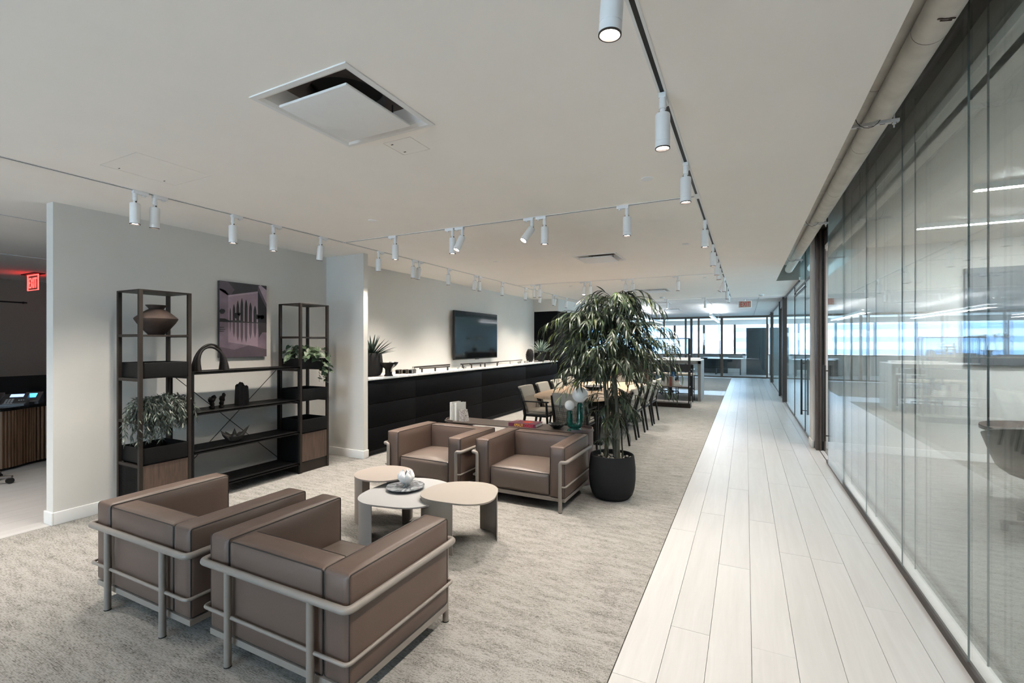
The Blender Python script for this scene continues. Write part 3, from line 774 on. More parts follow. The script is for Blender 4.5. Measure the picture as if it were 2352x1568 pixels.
# ------------------------------------------------------------------ leather armchairs with tube frames
def cushion(name, par, x0, x1, y0, y1, z0, z1, mat, r=.018, bulge=.008, planes='x', m=6):
    o = MB().rbox(x0, x1, y0, y1, z0, z1, r, 4, m, bulge).build(name, mat, par, smooth=60)
    pr = .0032; e = .0045
    for pl in planes:
        for sg in (0, 1):
            if pl == 'x':
                X = (x0 + e, x1 - e)[sg]; P = [(X, y0 + e, z0 + e), (X, y1 - e, z0 + e), (X, y1 - e, z1 - e), (X, y0 + e, z1 - e)]
            elif pl == 'y':
                Y = (y0 + e, y1 - e)[sg]; P = [(x0 + e, Y, z0 + e), (x1 - e, Y, z0 + e), (x1 - e, Y, z1 - e), (x0 + e, Y, z1 - e)]
            else:
                Z = z1 - e
                if sg == 0: continue
                P = [(x0 + e, y0 + e, Z), (x1 - e, y0 + e, Z), (x1 - e, y1 - e, Z), (x0 + e, y1 - e, Z)]
            MB().tube(rounded(P, .014, 3, True), pr, 6, closed=True).build('piping', M['piping'], o)
    return o
HW = .462; FR = .0165
def armchair(label, loc, rz):
    t = thing('armchair', label, 'armchair', loc, rz, 'leather armchairs around the low tables')
    for s, nm in ((-1, 'armrest'), (1, 'armrest')):
        a, b = sorted((s * HW, s * (HW - .150)))
        cushion(nm, t, a + .002, b - .002, -.345, .345, .118, .572, M['leather'])
    cushion('backrest', t, -(HW - .152), HW - .152, -.345, -.205, .118, .566, M['leather'], planes='y')
    s = MB().rbox(-(HW - .155), HW - .155, -.205, .330, .118, .322, .022, 4, 8, .012)
    # crown of the seat cushion
    s.v = [(x, y, z + (.030 * max(0, math.cos(x / .31 * PI / 2)) * max(0, math.cos((y - .06) / .29 * PI / 2)) if z > .25 else 0)) for x, y, z in s.v]
    so = s.build('seat', M['leather_seat'], t, smooth=60)
    MB().tube(rounded([(-.301, .326, .122), (.301, .326, .122), (.301, .326, .316), (-.301, .326, .316)], .014, 3, True), .003, 6, closed=True).build('piping', M['piping'], so)
    x = HW + .0175; y = .345 + .0175; iy = .372
    zr = .447
    P = rounded([(.425, iy, 0), (.425, iy, zr), (x, iy, zr), (x, -y - .012, zr), (-x, -y - .012, zr), (-x, iy, zr), (-.425, iy, zr), (-.425, iy, 0)], .034, 6)
    MB().tube(P, FR, 14).build('top_rail', M['frame_taupe'], t, smooth=60)
    P = rounded([(.425, iy, .228), (x - .008, iy, .228), (x - .008, -y - .006, .228), (-x + .008, -y - .006, .228), (-x + .008, iy, .228), (-.425, iy, .228)], .028, 5)
    MB().tube(P, .0085, 10).build('lower_rail', M['frame_taupe'], t, smooth=60)
    for sx in (-1, 1):
        MB().cyl((sx * .273, -y - .012, .004), (sx * .273, -y - .012, zr), FR, n=14).build('leg', M['frame_taupe'], t)
        MB().cyl((sx * .273, -y - .012, 0), (sx * .273, -y - .012, .006), FR * 1.05, n=12).build('glide', M['rubber'], t)
        MB().cyl((sx * .425, iy, 0), (sx * .425, iy, .006), FR * 1.05, n=12).build('glide', M['rubber'], t)
    b = MB(); q = HW - .004; w_ = .03
    b.box(-q, q, -.345, -.345 + w_, .086, .116).box(-q, q, .345 - w_, .345, .086, .116).box(-q, -q + w_, -.345 + w_, .345 - w_, .086, .116).box(q - w_, q, -.345 + w_, .345 - w_, .086, .116)
    for k in range(5): b.box(-q + w_, q - w_, -.24 + k * .12, -.225 + k * .12, .095, .112)
    b.build('base_frame', M['frame_taupe'], t, smooth=0)
    return t
ac = armchair('leather armchair seen from behind, nearest the camera', (-1.872, 1.715, 0), 0)
copy_tree(ac, None, 'leather armchair seen from behind, next to the partition side, behind the nearest chair', (-2.935, 1.700, 0), R(.3))
copy_tree(ac, None, 'leather armchair facing the camera beside the bamboo planter', (-1.888, 4.235, 0), PI)
copy_tree(ac, None, 'leather armchair facing the camera on the credenza side', (-2.925, 4.16, 0), PI - R(.6))

# ------------------------------------------------------------------ low tables made of bent sheet
def blob(cx, cy, rx, ry, n=64, ex=2.6, rot=0, k3=0, ph=0):
    out = []
    for i in range(n):
        a = 2 * PI * i / n; c_, s_ = math.cos(a), math.sin(a)
        r = (abs(c_) ** ex + abs(s_) ** ex) ** (-1 / ex) * (1 + k3 * math.cos(3 * a + ph))
        X, Y = rx * r * c_, ry * r * s_
        out.append((cx + X * math.cos(rot) - Y * math.sin(rot), cy + X * math.sin(rot) + Y * math.cos(rot)))
    return out
def low_table(label, P, h, mat, legs):
    cx = sum(p[0] for p in P) / len(P); cy = sum(p[1] for p in P) / len(P)
    P = [(x - cx, y - cy) for x, y in P]
    t = thing('coffee_table', label, 'coffee table', (cx, cy, 0), group='nested low metal tables')
    mb = MB(); mb.prism([(x * .992, y * .992) for x, y in P], h - .012, h - .010); mb.prism(P, h - .010, h)
    mb.build('tabletop', mat, t, smooth=30)
    n = len(P)
    for a, b in legs:
        i0, i1 = int(a / 360 * n), int(b / 360 * n)
        pts = [(P[i % n][0] * .985, P[i % n][1] * .985) for i in range(i0, i1 + 1)]
        MB().strip(pts, 0, h - .011, .006).build('leg', mat, t, smooth=30)
        # rounded inner gussets where sheet meets top
    return t
TBL = low_table('round sand-grey low table at the left of the nested group', blob(-2.775, 3.085, .245, .235, ex=2.1), .385, M['tab_taupe'], [(165, 265), (350, 412)])
TBW = low_table('white low table in the middle of the nested group under the marble dish', blob(-2.365, 2.905, .325, .355, ex=2.6, rot=.12, k3=.04, ph=1.0), .333, M['tab_white'], [(195, 258), (30, 110)])
TBR = low_table('sand-coloured low table at the right, overlapping the white one', blob(-1.925, 2.985, .285, .26, ex=2.5, rot=.20, k3=.05, ph=2.2), .372, M['tab_sand'], [(178, 278), (22, 80)])
# marble dish and sculpture
t = thing('marble_dish', 'round grey and white marble dish on the white low table', 'dish', (-2.435, 2.955, .333))
MB().lathe([(.0001, 0), (.075, 0), (.08, .004), (.135, .012), (.150, .020), (.150, .026), (.142, .028), (.0001, .024)], n=48).build('dish', M['marble_dark'], t)
t = thing('petal_sculpture', 'white ceramic sculpture of folded petals on the marble dish', 'sculpture', (-2.437, 2.965, .358))
for k in range(7):
    a = 2 * PI * k / 7 + .3; vs = []; fs = []; nu, nv = 10, 6
    for i in range(nu + 1):
        u = i / nu
        for j in range(nv + 1):
            v = j / nv * 2 - 1
            rad = .012 + .058 * math.sin(PI * (u * .83 + .02)) * (1 - .35 * v * v)
            wd = .034 * math.sin(PI * min(1, u * .94 + .05)) * v
            vs.append((rad, wd, u * .112 + .010 * (1 - v * v)))
    for i in range(nu):
        for j in range(nv):
            q = i * (nv + 1) + j; fs.append((q, q + 1, q + nv + 2, q + nv + 1))
    n0 = len(vs); vs2 = [(x - .005, y * .82, z) for x, y, z in vs]
    f2 = [tuple(i + n0 for i in f[::-1]) for f in fs]; rim = []
    def e(i, j): return i * (nv + 1) + j
    for i in range(nu):
        rim += [(e(i, 0), e(i + 1, 0), e(i + 1, 0) + n0, e(i, 0) + n0), (e(i + 1, nv), e(i, nv), e(i, nv) + n0, e(i + 1, nv) + n0)]
    for j in range(nv):
        rim += [(e(0, j + 1), e(0, j), e(0, j) + n0, e(0, j + 1) + n0), (e(nu, j), e(nu, j + 1), e(nu, j + 1) + n0, e(nu, j) + n0)]
    MB().add(vs + vs2, fs + f2 + rim).tf(Matrix.Rotation(a, 4, 'Z')).build('petal', M['ceramic'], t, smooth=50)

# ------------------------------------------------------------------ console table behind the chairs
t = thing('console_table', 'long low brown console table with rounded ends behind the two facing armchairs', 'console table', (-2.385, 4.83, 0))
P = rpoly(-.925, .925, -.175, .175, .17, 8)
MB().prism(P, .548, .560).build('tabletop', M['console'], t, smooth=30)
def arc(x0, a0, a1, r=.172, n=14, sx=1):
    return [(x0 + r * math.cos(R(a0 + (a1 - a0) * i / n)), r * math.sin(R(a0 + (a1 - a0) * i / n))) for i in range(n + 1)]
MB().strip(arc(.752, -92, 92), 0, .585, .007).build('leg', M['console_end'], t, smooth=30)
MB().strip(arc(-.752, 88, 272), 0, .575, .007).build('leg', M['console'], t, smooth=30)
# things on the console
def book_up(x, y, wdt, th, h, mat, label, rz=0, cat='book', group=None, z=.56):
    t = thing('book', label, 'book', (x, y, z), rz, group)
    MB().box(0, .003, 0, wdt, 0, h).box(th - .003, th, 0, wdt, 0, h).box(0, th, -.003, 0, 0, h).build('cover', mat, t, smooth=0)
    MB().box(.003, th - .003, 0, wdt - .005, .003, h - .004).build('pages', M['page'], t, smooth=0)
    return t
bz = R(-12)
book_up(-3.235, 4.76, .155, .030, .215, M['book_white'], 'tall white book at the left of the white books on the console', bz, group='white books on the console')
book_up(-3.190, 4.745, .13, .010, .190, M['book_white'], 'thin grey-white book second from the left on the console', bz, group='white books on the console')
book_up(-3.170, 4.74, .13, .010, .190, BC[0], 'thin beige book third from the left on the console', bz, group='white books on the console')
book_up(-3.145, 4.725, .160, .034, .215, M['book_white'], 'thick white book leaning on the marble block', bz, group='white books on the console')
t = thing('bookend', 'veined brown marble wedge bookend beside the white books', 'bookend', (-3.07, 4.76, .56), R(-12))
MB().add([(0, -.04, 0), (.085, -.04, 0), (.085, .05, 0), (0, .05, 0), (0, -.04, .135), (.05, -.04, .14), (.05, .05, .14), (0, .05, .135)],
         [(0, 3, 2, 1), (4, 5, 6, 7), (0, 1, 5, 4), (1, 2, 6, 5), (2, 3, 7, 6), (3, 0, 4, 7)]).build('block', M['marble_book'], t, smooth=0)
t = thing('book', 'large magenta book with yellow and red spine lettering lying on the console', 'book', (-2.40, 4.700, .56), R(2))
MB().box(-.0, .33, 0, .22, 0, .004).box(0, .33, 0, .22, .034, .038).box(0, .33, -.003, 0, 0, .038).build('cover', M['book_mag'], t, smooth=0)
MB().box(.006, .324, 0, .215, .004, .034).build('pages', M['page'], t, smooth=0)
text('lettering', 'AMALFI', .046, M['yellow_ink'], t, (.068, -.0035, .003), (PI / 2, 0, 0), .0003, sx=.72)
text('lettering', 'COAST', .046, M['red_ink'], t, (.195, -.0035, .003), (PI / 2, 0, 0), .0003, sx=.72)
MB().lathe([(.0001, .0001), (.055, .0001), (.055, .0006), (.0001, .0006)], (.19, .12, .0378), 24).build('printed_sun', M['coral_ink'], t)
for k in range(12):
    a = k * PI / 6; MB().add([(.19 + .05 * math.cos(a - .15), .12 + .045 * math.sin(a - .15), .0384), (.19 + .05 * math.cos(a + .15), .12 + .045 * math.sin(a + .15), .0384), (.19 + .085 * math.cos(a), .12 + .07 * math.sin(a), .0384)], [(0, 1, 2)]).build('printed_ray', M['coral_ink'], t, smooth=0)
text('title', 'AMALFI', .030, M['cream_ink'], t, (.035, .205, .0382), (0, 0, -PI / 2), .0002, sx=.9)
text('title', 'COAST', .030, M['cream_ink'], t, (.005, .205, .0382), (0, 0, -PI / 2), .0002, sx=.9)
# dark glass bowl
t = thing('glass_bowl', 'dark fluted glass bowl on the console beside the green lamp', 'bowl', (-1.855, 4.80, .56))
vs = []; fs = []; prof = [(.02, 0), (.035, .002), (.055, .014), (.078, .035), (.098, .052), (.094, .054), (.072, .038), (.045, .018), (.0001, .012)]; n = 56
for i, (r, z) in enumerate(prof):
    for j in range(n):
        a = 2 * PI * j / n; k = 1 + .045 * math.cos(14 * a) * min(1, r / .06); vs.append((r * k * math.cos(a), r * k * math.sin(a), z + .004 * math.cos(14 * a) * (r > .09)))
for i in range(len(prof) - 1):
    for j in range(n): fs.append((i * n + j, i * n + (j + 1) % n, (i + 1) * n + (j + 1) % n, (i + 1) * n + j))
MB().add(vs, fs).build('bowl', M['dark_glass'], t, smooth=50)
# green lamp with two globes
t = thing('table_lamp', 'green glazed U-shaped lamp with two white globes on the console', 'lamp', (-1.635, 4.76, .56), R(26))
P = rounded([(-.055, 0, .205), (-.055, 0, .048), (.055, 0, .048), (.055, 0, .292)], .055, 8)
MB().tube([(-.055, 0, .216), (-.055, 0, .212)] + P[1:-1] + [(.055, 0, .285), (.055, 0, .298)], [.022, .033] + [.035] * (len(P) - 2) + [.034, .022], 18).build('base', M['green_glaze'], t, smooth=60)
MB().cyl((0, 0, 0), (0, 0, .05), .085, .05, 24).tf(Matrix.Scale(.45, 4, (0, 1, 0))).build('foot', M['green_glaze'], t, smooth=60)
MB().cyl((-.055, 0, .215), (-.055, 0, .225), .015).cyl((.055, 0, .297), (.055, 0, .307), .018).build('collar', M['black'], t)
MB().sphere((-.055, 0, .272), .054, 28).build('globe', M['opal'], t, smooth=80)
MB().sphere((.055, 0, .385), .084, 32).build('globe', M['opal'], t, smooth=80)

# ------------------------------------------------------------------ bamboo in the black planter
rnd = random.Random(11)
t = thing('potted_bamboo', 'tall bamboo plant with drooping leaves in a matt black planter', 'plant', (-1.165, 4.50, 0))
MB().lathe([(.0001, 0), (.13, 0), (.165, .01), (.195, .045), (.212, .10), (.222, .18), (.222, .30), (.210, .40), (.205, .418), (.198, .422), (.190, .418), (.192, .36), (.0001, .355)], n=56).build('planter', M['planter'], t)
MB().lathe([(.0001, .385), (.190, .380)], n=32).build('soil', M['soil'], t)
for i in range(34):
    a = rnd.random() * 2 * PI; r = .03 + .15 * rnd.random(); s_ = rnd.uniform(.009, .016)
    MB().sphere((r * math.cos(a), r * math.sin(a), .387 + s_ * .4), s_, 10, .7).build('pebble', M['pebble'], t, smooth=80)
canes = []
for i, (x, y, dx, dy, h, rr) in enumerate([(-.055, -.03, -.10, .03, 1.78, .021), (.045, -.05, .01, .02, 1.93, .023), (-.005, .05, .05, .08, 1.66, .017), (.10, .02, .13, -.03, 1.45, .008), (-.02, -.06, -.03, -.08, 1.30, .010)]):
    pts = []; rad = []; n = 15
    for k in range(n + 1):
        u = k / n; bx = .022 * math.sin(u * 5 + i); p = Vector((x + dx * u * u + bx, y + dy * u * u, .37 + (h - .37) * u))
        pts.append(p); rad.append(rr * (1 - .6 * u) * (1.10 if k % 2 == 0 else 1))
    P2 = []; R2 = []
    for k in range(n):
        P2 += [pts[k], pts[k] + (pts[k + 1] - pts[k]) * .04, pts[k] + (pts[k + 1] - pts[k]) * .96]; R2 += [rad[k] * 1.14, rad[k], rad[k]]
    P2.append(pts[-1]); R2.append(rad[-1])
    MB().tube(P2, R2, 10).build('cane', M['cane'], t, smooth=40)
    canes.append(pts)
leaves = []; twigs = MB()
def at_cane(c, z):
    for a, b in zip(c[:-1], c[1:]):
        if a.z <= z <= b.z: return a.lerp(b, (z - a.z) / (b.z - a.z))
    return c[-1].copy()
def branch(c, z, az, reach, rise, droop, nl):
    p0 = at_cane(c, z); dh = Vector((math.cos(az), math.sin(az), 0)); pts = []
    for k in range(9):
        u = k / 8; pts.append(p0 + dh * reach * (u ** .9) + Vector((0, 0, rise * math.sin(u * PI * .55) - droop * u ** 2.4)))
    twigs.tube(pts, [.0035 * (1 - .8 * k / 8) for k in range(9)], 4)
    for k in range(nl):
        u = .28 + .74 * (k + rnd.random() * .6) / nl; i = min(7, int(u * 8)); p = pts[i].lerp(pts[i + 1], min(1, u * 8 - i))
        tan = (pts[i + 1] - pts[i]).normalized(); side = Vector((-dh.y, dh.x, 0)) * (1 if k % 2 else -1)
        d = tan * rnd.uniform(.6, 1.1) + side * rnd.uniform(.15, .9) + Vector((0, 0, rnd.uniform(-.45, .30)))
        leaves.append((p, d, Vector((rnd.uniform(-.4, .4), rnd.uniform(-.4, .4), 1)), rnd.uniform(.08, .138), rnd.uniform(.011, .0165), rnd.uniform(.2, .6)))
for i in range(235):
    c = canes[rnd.choice([0, 0, 1, 1, 1, 2, 2])]; top = c[-1].z
    z = 1.12 + (top - 1.12) * rnd.random() ** .75; f = (z - 1.12) / (top - 1.12)
    branch(c, z, rnd.random() * 2 * PI, rnd.uniform(.25, .60) * (1.05 - .25 * f ** 3), rnd.uniform(.07, .20), rnd.uniform(.08, .24), rnd.randint(15, 21))
for c in canes[:3]:
    for i in range(9): branch(c, c[-1].z - .02, rnd.random() * 2 * PI, rnd.uniform(.2, .46), rnd.uniform(.04, .13), rnd.uniform(.05, .2), 12)
for i in range(26):
    c = canes[rnd.choice([0, 1, 2, 3, 3, 4, 4])]
    branch(c, rnd.uniform(.70, 1.05), rnd.random() * 2 * PI, rnd.uniform(.14, .30), rnd.uniform(.02, .07), rnd.uniform(.06, .16), rnd.randint(9, 13))
branch(canes[3], 1.10, R(18), .44, .06, .16, 16); branch(canes[1], 1.12, R(10), .48, .05, .14, 16)
branch(canes[0], 1.10, R(190), .44, .05, .10, 14)
for i in range(3): branch(canes[4], .52 + .02 * i, R(250 + 30 * i), .10, .08, .05, 4)
twigs.build('twigs', M['stem'], t)['kind'] = 'stuff'
leaves.sort(key=lambda l: (l[0] + Vector((-1.165, 4.5, 0))).length - l[3] * 6)
proto = {}
def leaf_frame(p, d, n):
    x = d.normalized(); y = (n - x * n.dot(x)); y = y.normalized() if y.length > 1e-4 else x.orthogonal().normalized()
    z = x.cross(y); m = Matrix((x, z, y)).transposed().to_4x4(); m.translation = p; return m
LV = [(k, MB().leaf((0, 0, 0), (1, 0, 0), (0, 0, 1), 1.0, .145, 0, 5).v) for k in range(1)]
def bent_leaf(dr, seg=5):
    vs = []; fs = []
    for i in range(seg + 1):
        u = i / seg; wd = .073 * (math.sin(PI * min(1, u * .9 + .06)) ** .8) if i < seg else .002
        x = u * (1 - .12 * dr * u); z = -dr * u * u
        vs += [(x, -wd, z + wd * .3), (x, 0, z), (x, wd, z + wd * .3)]
    for i in range(seg):
        a = i * 3; fs += [(a, a + 3, a + 4, a + 1), (a + 1, a + 4, a + 5, a + 2)]
    return vs, fs
for mi, mt in enumerate(('leaf1', 'leaf2')):
    for q in range(3):
        vs, fs = bent_leaf((.25, .5, .75)[q]); proto[(mi, q)] = (MB().add(vs, fs).mesh('leaf', M[mt], 80))
rest = [MB(), MB()]
bvf = [bent_leaf(v) for v in (.25, .5, .75)]
for i, (p, d, nrm, L_, W_, dr_) in enumerate(leaves):
    q = rnd.randrange(3); mi = 1 if rnd.random() < (.30 if p.x < -.28 else .07) else 0
    m = leaf_frame(p, d, nrm) @ Matrix.Diagonal((L_, W_ / .146, L_, 1))
    if i < 300:
        o = put('leaf', proto[(mi, q)], t); o.matrix_local = m
    else:
        rest[mi].add([tuple(m @ Vector(v)) for v in bvf[q][0]], bvf[q][1])
rest[0].build('foliage', M['leaf1'], t, smooth=80)['kind'] = 'stuff'
rest[1].build('foliage', M['leaf2'], t, smooth=80)['kind'] = 'stuff'

# ------------------------------------------------------------------ wall shelving: two towers and a low unit between them
XF, XB = -4.56, -4.93
def tower(label, y0, y1, xb, h, levels, trays, zcab, kick, side_perf):
    t = thing('shelf_tower', label, 'shelf', (0, 0, 0)); pw = .028
    for y in (y0, y1):
        for x in (XF, xb):
            sy = pw / 2 if y == y0 else -pw / 2; sx = -pw / 2 if x == XF else pw / 2
            MB().box(x + sx - pw / 2, x + sx + pw / 2, y + sy - pw / 2, y + sy + pw / 2, 0, h).build('post', M['shelf_metal'], t, smooth=0)
    top = MB().box(xb, XF, y0, y1, h, h + .012); top.build('top_shelf', M['shelf_metal'], t, smooth=0)
    for z in levels:
        MB().box(xb + .004, XF - .004, y0 + pw, y1 - pw, z - .014, z).box(xb + pw, XF - pw, y0 + .002, y0 + .02, z - .02, z + .004).box(xb + pw, XF - pw, y1 - .02, y1 - .002, z - .02, z + .004).build('shelf', M['shelf_metal'], t, smooth=0)
    for z0, z1 in trays:
        m = MB(); a, b, c, d = xb + .012, XF + .004, y0 + pw + .002, y1 - pw - .002
        m.box(a, b, c, d, z0, z0 + .006).rbox(b - .008, b, c, d, z0, z1, .003).box(a, a + .006, c, d, z0, z1).box(a, b, c, c + .006, z0, z1).box(a, b, d - .006, d, z0, z1)
        m.build('tray', M['shelf_black'], t, smooth=38)
        for q_ in (y0 + .002, y1 - .022): MB().box(xb + pw, XF - pw, q_, q_ + .020, z0 - .024, z0).build('side_rail', M['shelf_metal'], t, smooth=0)
    MB().box(XF - .022, XF - .004, y0 + pw + .002, y1 - pw - .002, kick + .012, zcab).build('cabinet_door', M['walnut'], t, smooth=0)
    MB().box(xb + pw, XF - .03, y0 + pw, y1 - pw, zcab - .014, zcab - .002).box(xb, XF - .012, y0 + .01, y1 - .01, 0, kick).box(xb, xb + .01, y0 + pw, y1 - pw, kick, zcab).build('cabinet_body', M['shelf_metal'], t, smooth=0)
    if side_perf:
        xa, xb2, za, zb = xb + pw, XF - pw, kick, zcab - .02; nx, nz = 13, 26; m = MB()
        dx, dz = (xb2 - xa) / nx, (zb - za) / nz
        for i in range(nx + 1): m.box(xa + i * dx - .0035, xa + i * dx + .0035, y0 + .008, y0 + .010, za, zb)
        for j in range(nz + 1): m.box(xa, xb2, y0 + .008, y0 + .010, za + j * dz - .0030, za + j * dz + .0030)
        m.build('perforated_panel', M['shelf_black'], t, smooth=0)
        MB().box(xa, xb2, y0 + .03, y0 + .034, za, zb).build('panel_backing', M['black'], t, smooth=0)
    else:
        MB().box(xb + pw, XF - pw, y0 + .006, y0 + .012, kick, zcab).build('side_panel', M['shelf_black'], t, smooth=0)
    return t
tower('tall dark metal shelf tower at the left end of the shelving', 2.100, 2.515, -4.93, 1.942, [1.570], [(1.195, 1.330), (.463, .600)], .452, .10, True)
tower('narrower dark metal shelf tower at the right end of the shelving', 3.685, 4.095, -4.93, 1.945, [1.570], [(1.195, 1.315), (.825, .965), (.460, .610)], .448, .115, False)
tt = [o for o in bpy.data.objects if o.name.startswith('shelf_tower')]
# plant level of the left tower
MB().box(-4.926, XF - .004, 2.128, 2.487, .815, .829).box(-4.902, XF - .028, 2.102, 2.12, .809, .833).box(-4.902, XF - .028, 2.495, 2.513, .809, .833).build('shelf', M['shelf_metal'], tt[0], smooth=0)
t = thing('low_shelf_unit', 'low black metal shelf unit with four long shelves between the two towers', 'shelf', (0, 0, 0))
for z in (1.225, .845, .483, .125):
    MB().box(-4.93, XF, 2.535, 3.683, z - .008, z).box(XF - .006, XF, 2.535, 3.683, z - .022, z).box(-4.93, -4.924, 2.535, 3.683, z - .022, z).build('shelf', M['shelf_black'], t, smooth=0)
for y in (2.520, 3.665):
    for x in (XF - .02, -4.93):
        MB().box(x, x + .02, y, y + .018, 0, 1.225).build('post', M['shelf_black'], t, smooth=0)
MB().cyl((-4.92, 2.54, 1.19), (-4.92, 3.66, .16), .0035, n=6).build('cross_brace', M['shelf_black'], t)
MB().cyl((-4.925, 3.66, 1.19), (-4.925, 2.54, .16), .0035, n=6).build('cross_brace', M['shelf_black'], t)
MB().cyl((-4.92, 3.36, .44), (-4.92, 3.42, .385), .008, n=8).build('turnbuckle', M['shelf_black'], t)
# things on the shelving
t = thing('clay_vase', 'wide-bellied aged brown clay vase in the left shelf tower', 'vase', (-4.745, 2.318, 1.570))
MB().lathe([(.0001, 0), (.058, 0), (.066, .01), (.105, .055), (.142, .105), (.160, .137), (.163, .146), (.155, .156), (.112, .195), (.072, .222), (.055, .232), (.062, .245), (.078, .262), (.080, .268), (.072, .268), (.050, .240), (.0001, .10)], n=44).build('vase', M['clay'], t, smooth=50)
t = thing('arch_sculpture', 'dark carved wooden double arch standing on the low shelf unit', 'sculpture', (-4.74, 2.79, 1.225), PI / 2)
for sx in (-1, 1):
    P = [(-.135 * math.cos(PI * k / 16) + .01 * sx, sx * (.045 * (1 - math.sin(PI * k / 16)) + .008), .258 * math.sin(PI * k / 16) ** .72 * (1.0 if sx > 0 else .9)) for k in range(17)]
    MB().tube(P, [.030 - .019 * math.sin(PI * k / 16) ** .6 for k in range(17)], 10).build('arch', M['dark_wood'], t, smooth=60)
def rough(name, label, loc, pts, rz=0, mat='dark_wood', cat='figurine', group=None, seed=1, jit=.2):
    rr = random.Random(seed); t = thing(name, label, cat, loc, rz, group); mb = MB()
    for c, r, sz in pts:
        b = MB().sphere(c, r, 12, sz); b.v = [tuple(Vector(c) + (Vector(v) - Vector(c)) * (1 + rr.uniform(-jit, jit))) for v in b.v]; mb.merge(b)
    mb.build('body', M[mat], t, smooth=70); return t
rough('carved_figure', 'small rough dark carved figure, left of the pair on the second shelf', (-4.75, 2.812, .845), [((0, 0, .015), .026, .7), ((0, 0, .05), .020, 1.4), ((0, -.008, .088), .032, .9), ((.01, .012, .11), .022, 1)], seed=3, group='small carved figures')
rough('carved_figure', 'small rough dark carved figure, right of the pair on the second shelf', (-4.75, 2.905, .845), [((0, 0, .015), .026, .7), ((0, 0, .05), .022, 1.3), ((0, .006, .09), .028, 1.1), ((.0, .022, .125), .018, 1.2)], seed=5, group='small carved figures')
t = thing('driftwood_block', 'upright block of dark driftwood on the second shelf', 'driftwood', (-4.75, 3.118, .845)); rr = random.Random(4)
mb = MB()
for k in range(9):
    x = -.024 + .024 * (k % 3); y = -.034 + .034 * (k // 3); h = (.235, .255, .215)[k // 3] * rr.uniform(.86, 1.04) * (1.05 if k // 3 == 0 else .93)
    mb.tube([(x, y, 0), (x + rr.uniform(-.006, .006), y + rr.uniform(-.006, .006), h * .5), (x, y, h * .93), (x, y, h)], [.027, .024 * rr.uniform(.75, 1.2), .019, .006], 7)
mb.build('block', M['dark_wood'], t, smooth=25)
t = thing('star_bowl', 'spiky dark bowl carved from a root on the third shelf', 'bowl', (-4.745, 3.035, .483), PI / 2)
mb = MB().lathe([(.0001, 0), (.035, .001), (.070, .022), (.092, .058), (.085, .060), (.060, .030), (.0001, .014)], n=26)
for k, (a, l, h) in enumerate([(0, .165, .14), (25, .12, .07), (62, .10, .12), (115, .11, .10), (160, .13, .125), (195, .15, .105), (240, .10, .08), (300, .11, .10)]):
    a = R(a); mb.tube([(.055 * math.cos(a), .055 * math.sin(a) * .8, .035), ((.05 + l * .35) * math.cos(a), (.05 + l * .35) * math.sin(a) * .8, .05 + h * .2), (l * math.cos(a), l * math.sin(a) * .8, h)], [.030, .019, .001], 7)
mb.build('bowl', M['grey_wood'], t, smooth=55)
# trailing plant in the left tower
rr = random.Random(21)
t = thing('trailing_plant', 'grey-green trailing willow-leaved plant spilling from the left shelf tower', 'plant', (-4.745, 2.31, .829))
MB().rbox(-.09, .09, -.14, .14, 0, .085, .015).build('planter_box', M['planter'], t)
stems = MB(); lv = MB(); sprigs = []
def sprig(p0, az, out, up, drop, nl, LL=.048):
    dh = Vector((math.cos(az), math.sin(az), 0)); pts = []
    for k in range(11):
        u = k / 10; pts.append(p0 + dh * out * math.sin(min(1, u * 1.5) * PI / 2) + Vector((0, 0, up * math.sin(min(1, u * 2.2) * PI * .8) - drop * max(0, u - .25) ** 1.2)))
    m = MB().tube(pts, .0014, 4)
    for k in range(nl):
        u = .12 + .88 * k / nl; i = min(9, int(u * 10)); p = pts[i].lerp(pts[i + 1], u * 10 - i); tan = (pts[i + 1] - pts[i]).normalized()
        s_ = Vector((rr.uniform(-1, 1), rr.uniform(-1, 1), rr.uniform(-.3, .5)))
        m.leaf(p, tan * .8 + s_ * .9, (rr.uniform(-1, 1), rr.uniform(-1, 1), .6), LL * rr.uniform(.7, 1.2), .0105, .3, 2)
    m.build('sprig', M['willow'], t, smooth=80)
for k in range(120):
    y = rr.uniform(-.15, .17); az = rr.choice([0, 0, 0, -PI / 2, PI / 2, PI]) + rr.uniform(-.8, .8)
    d_ = rr.choice([.05, .1, .12, .18, .24]); 
    if y < -.05 and rr.random() < .6: d_ = rr.uniform(.25, .46)
    if y > .05 and rr.random() < .4: d_ = rr.uniform(.2, .34)
    sprig(Vector((rr.uniform(.0, .13), y, .075)), az, rr.uniform(.06, .17), rr.uniform(.05, .13), d_, int(14 + d_ * 60))
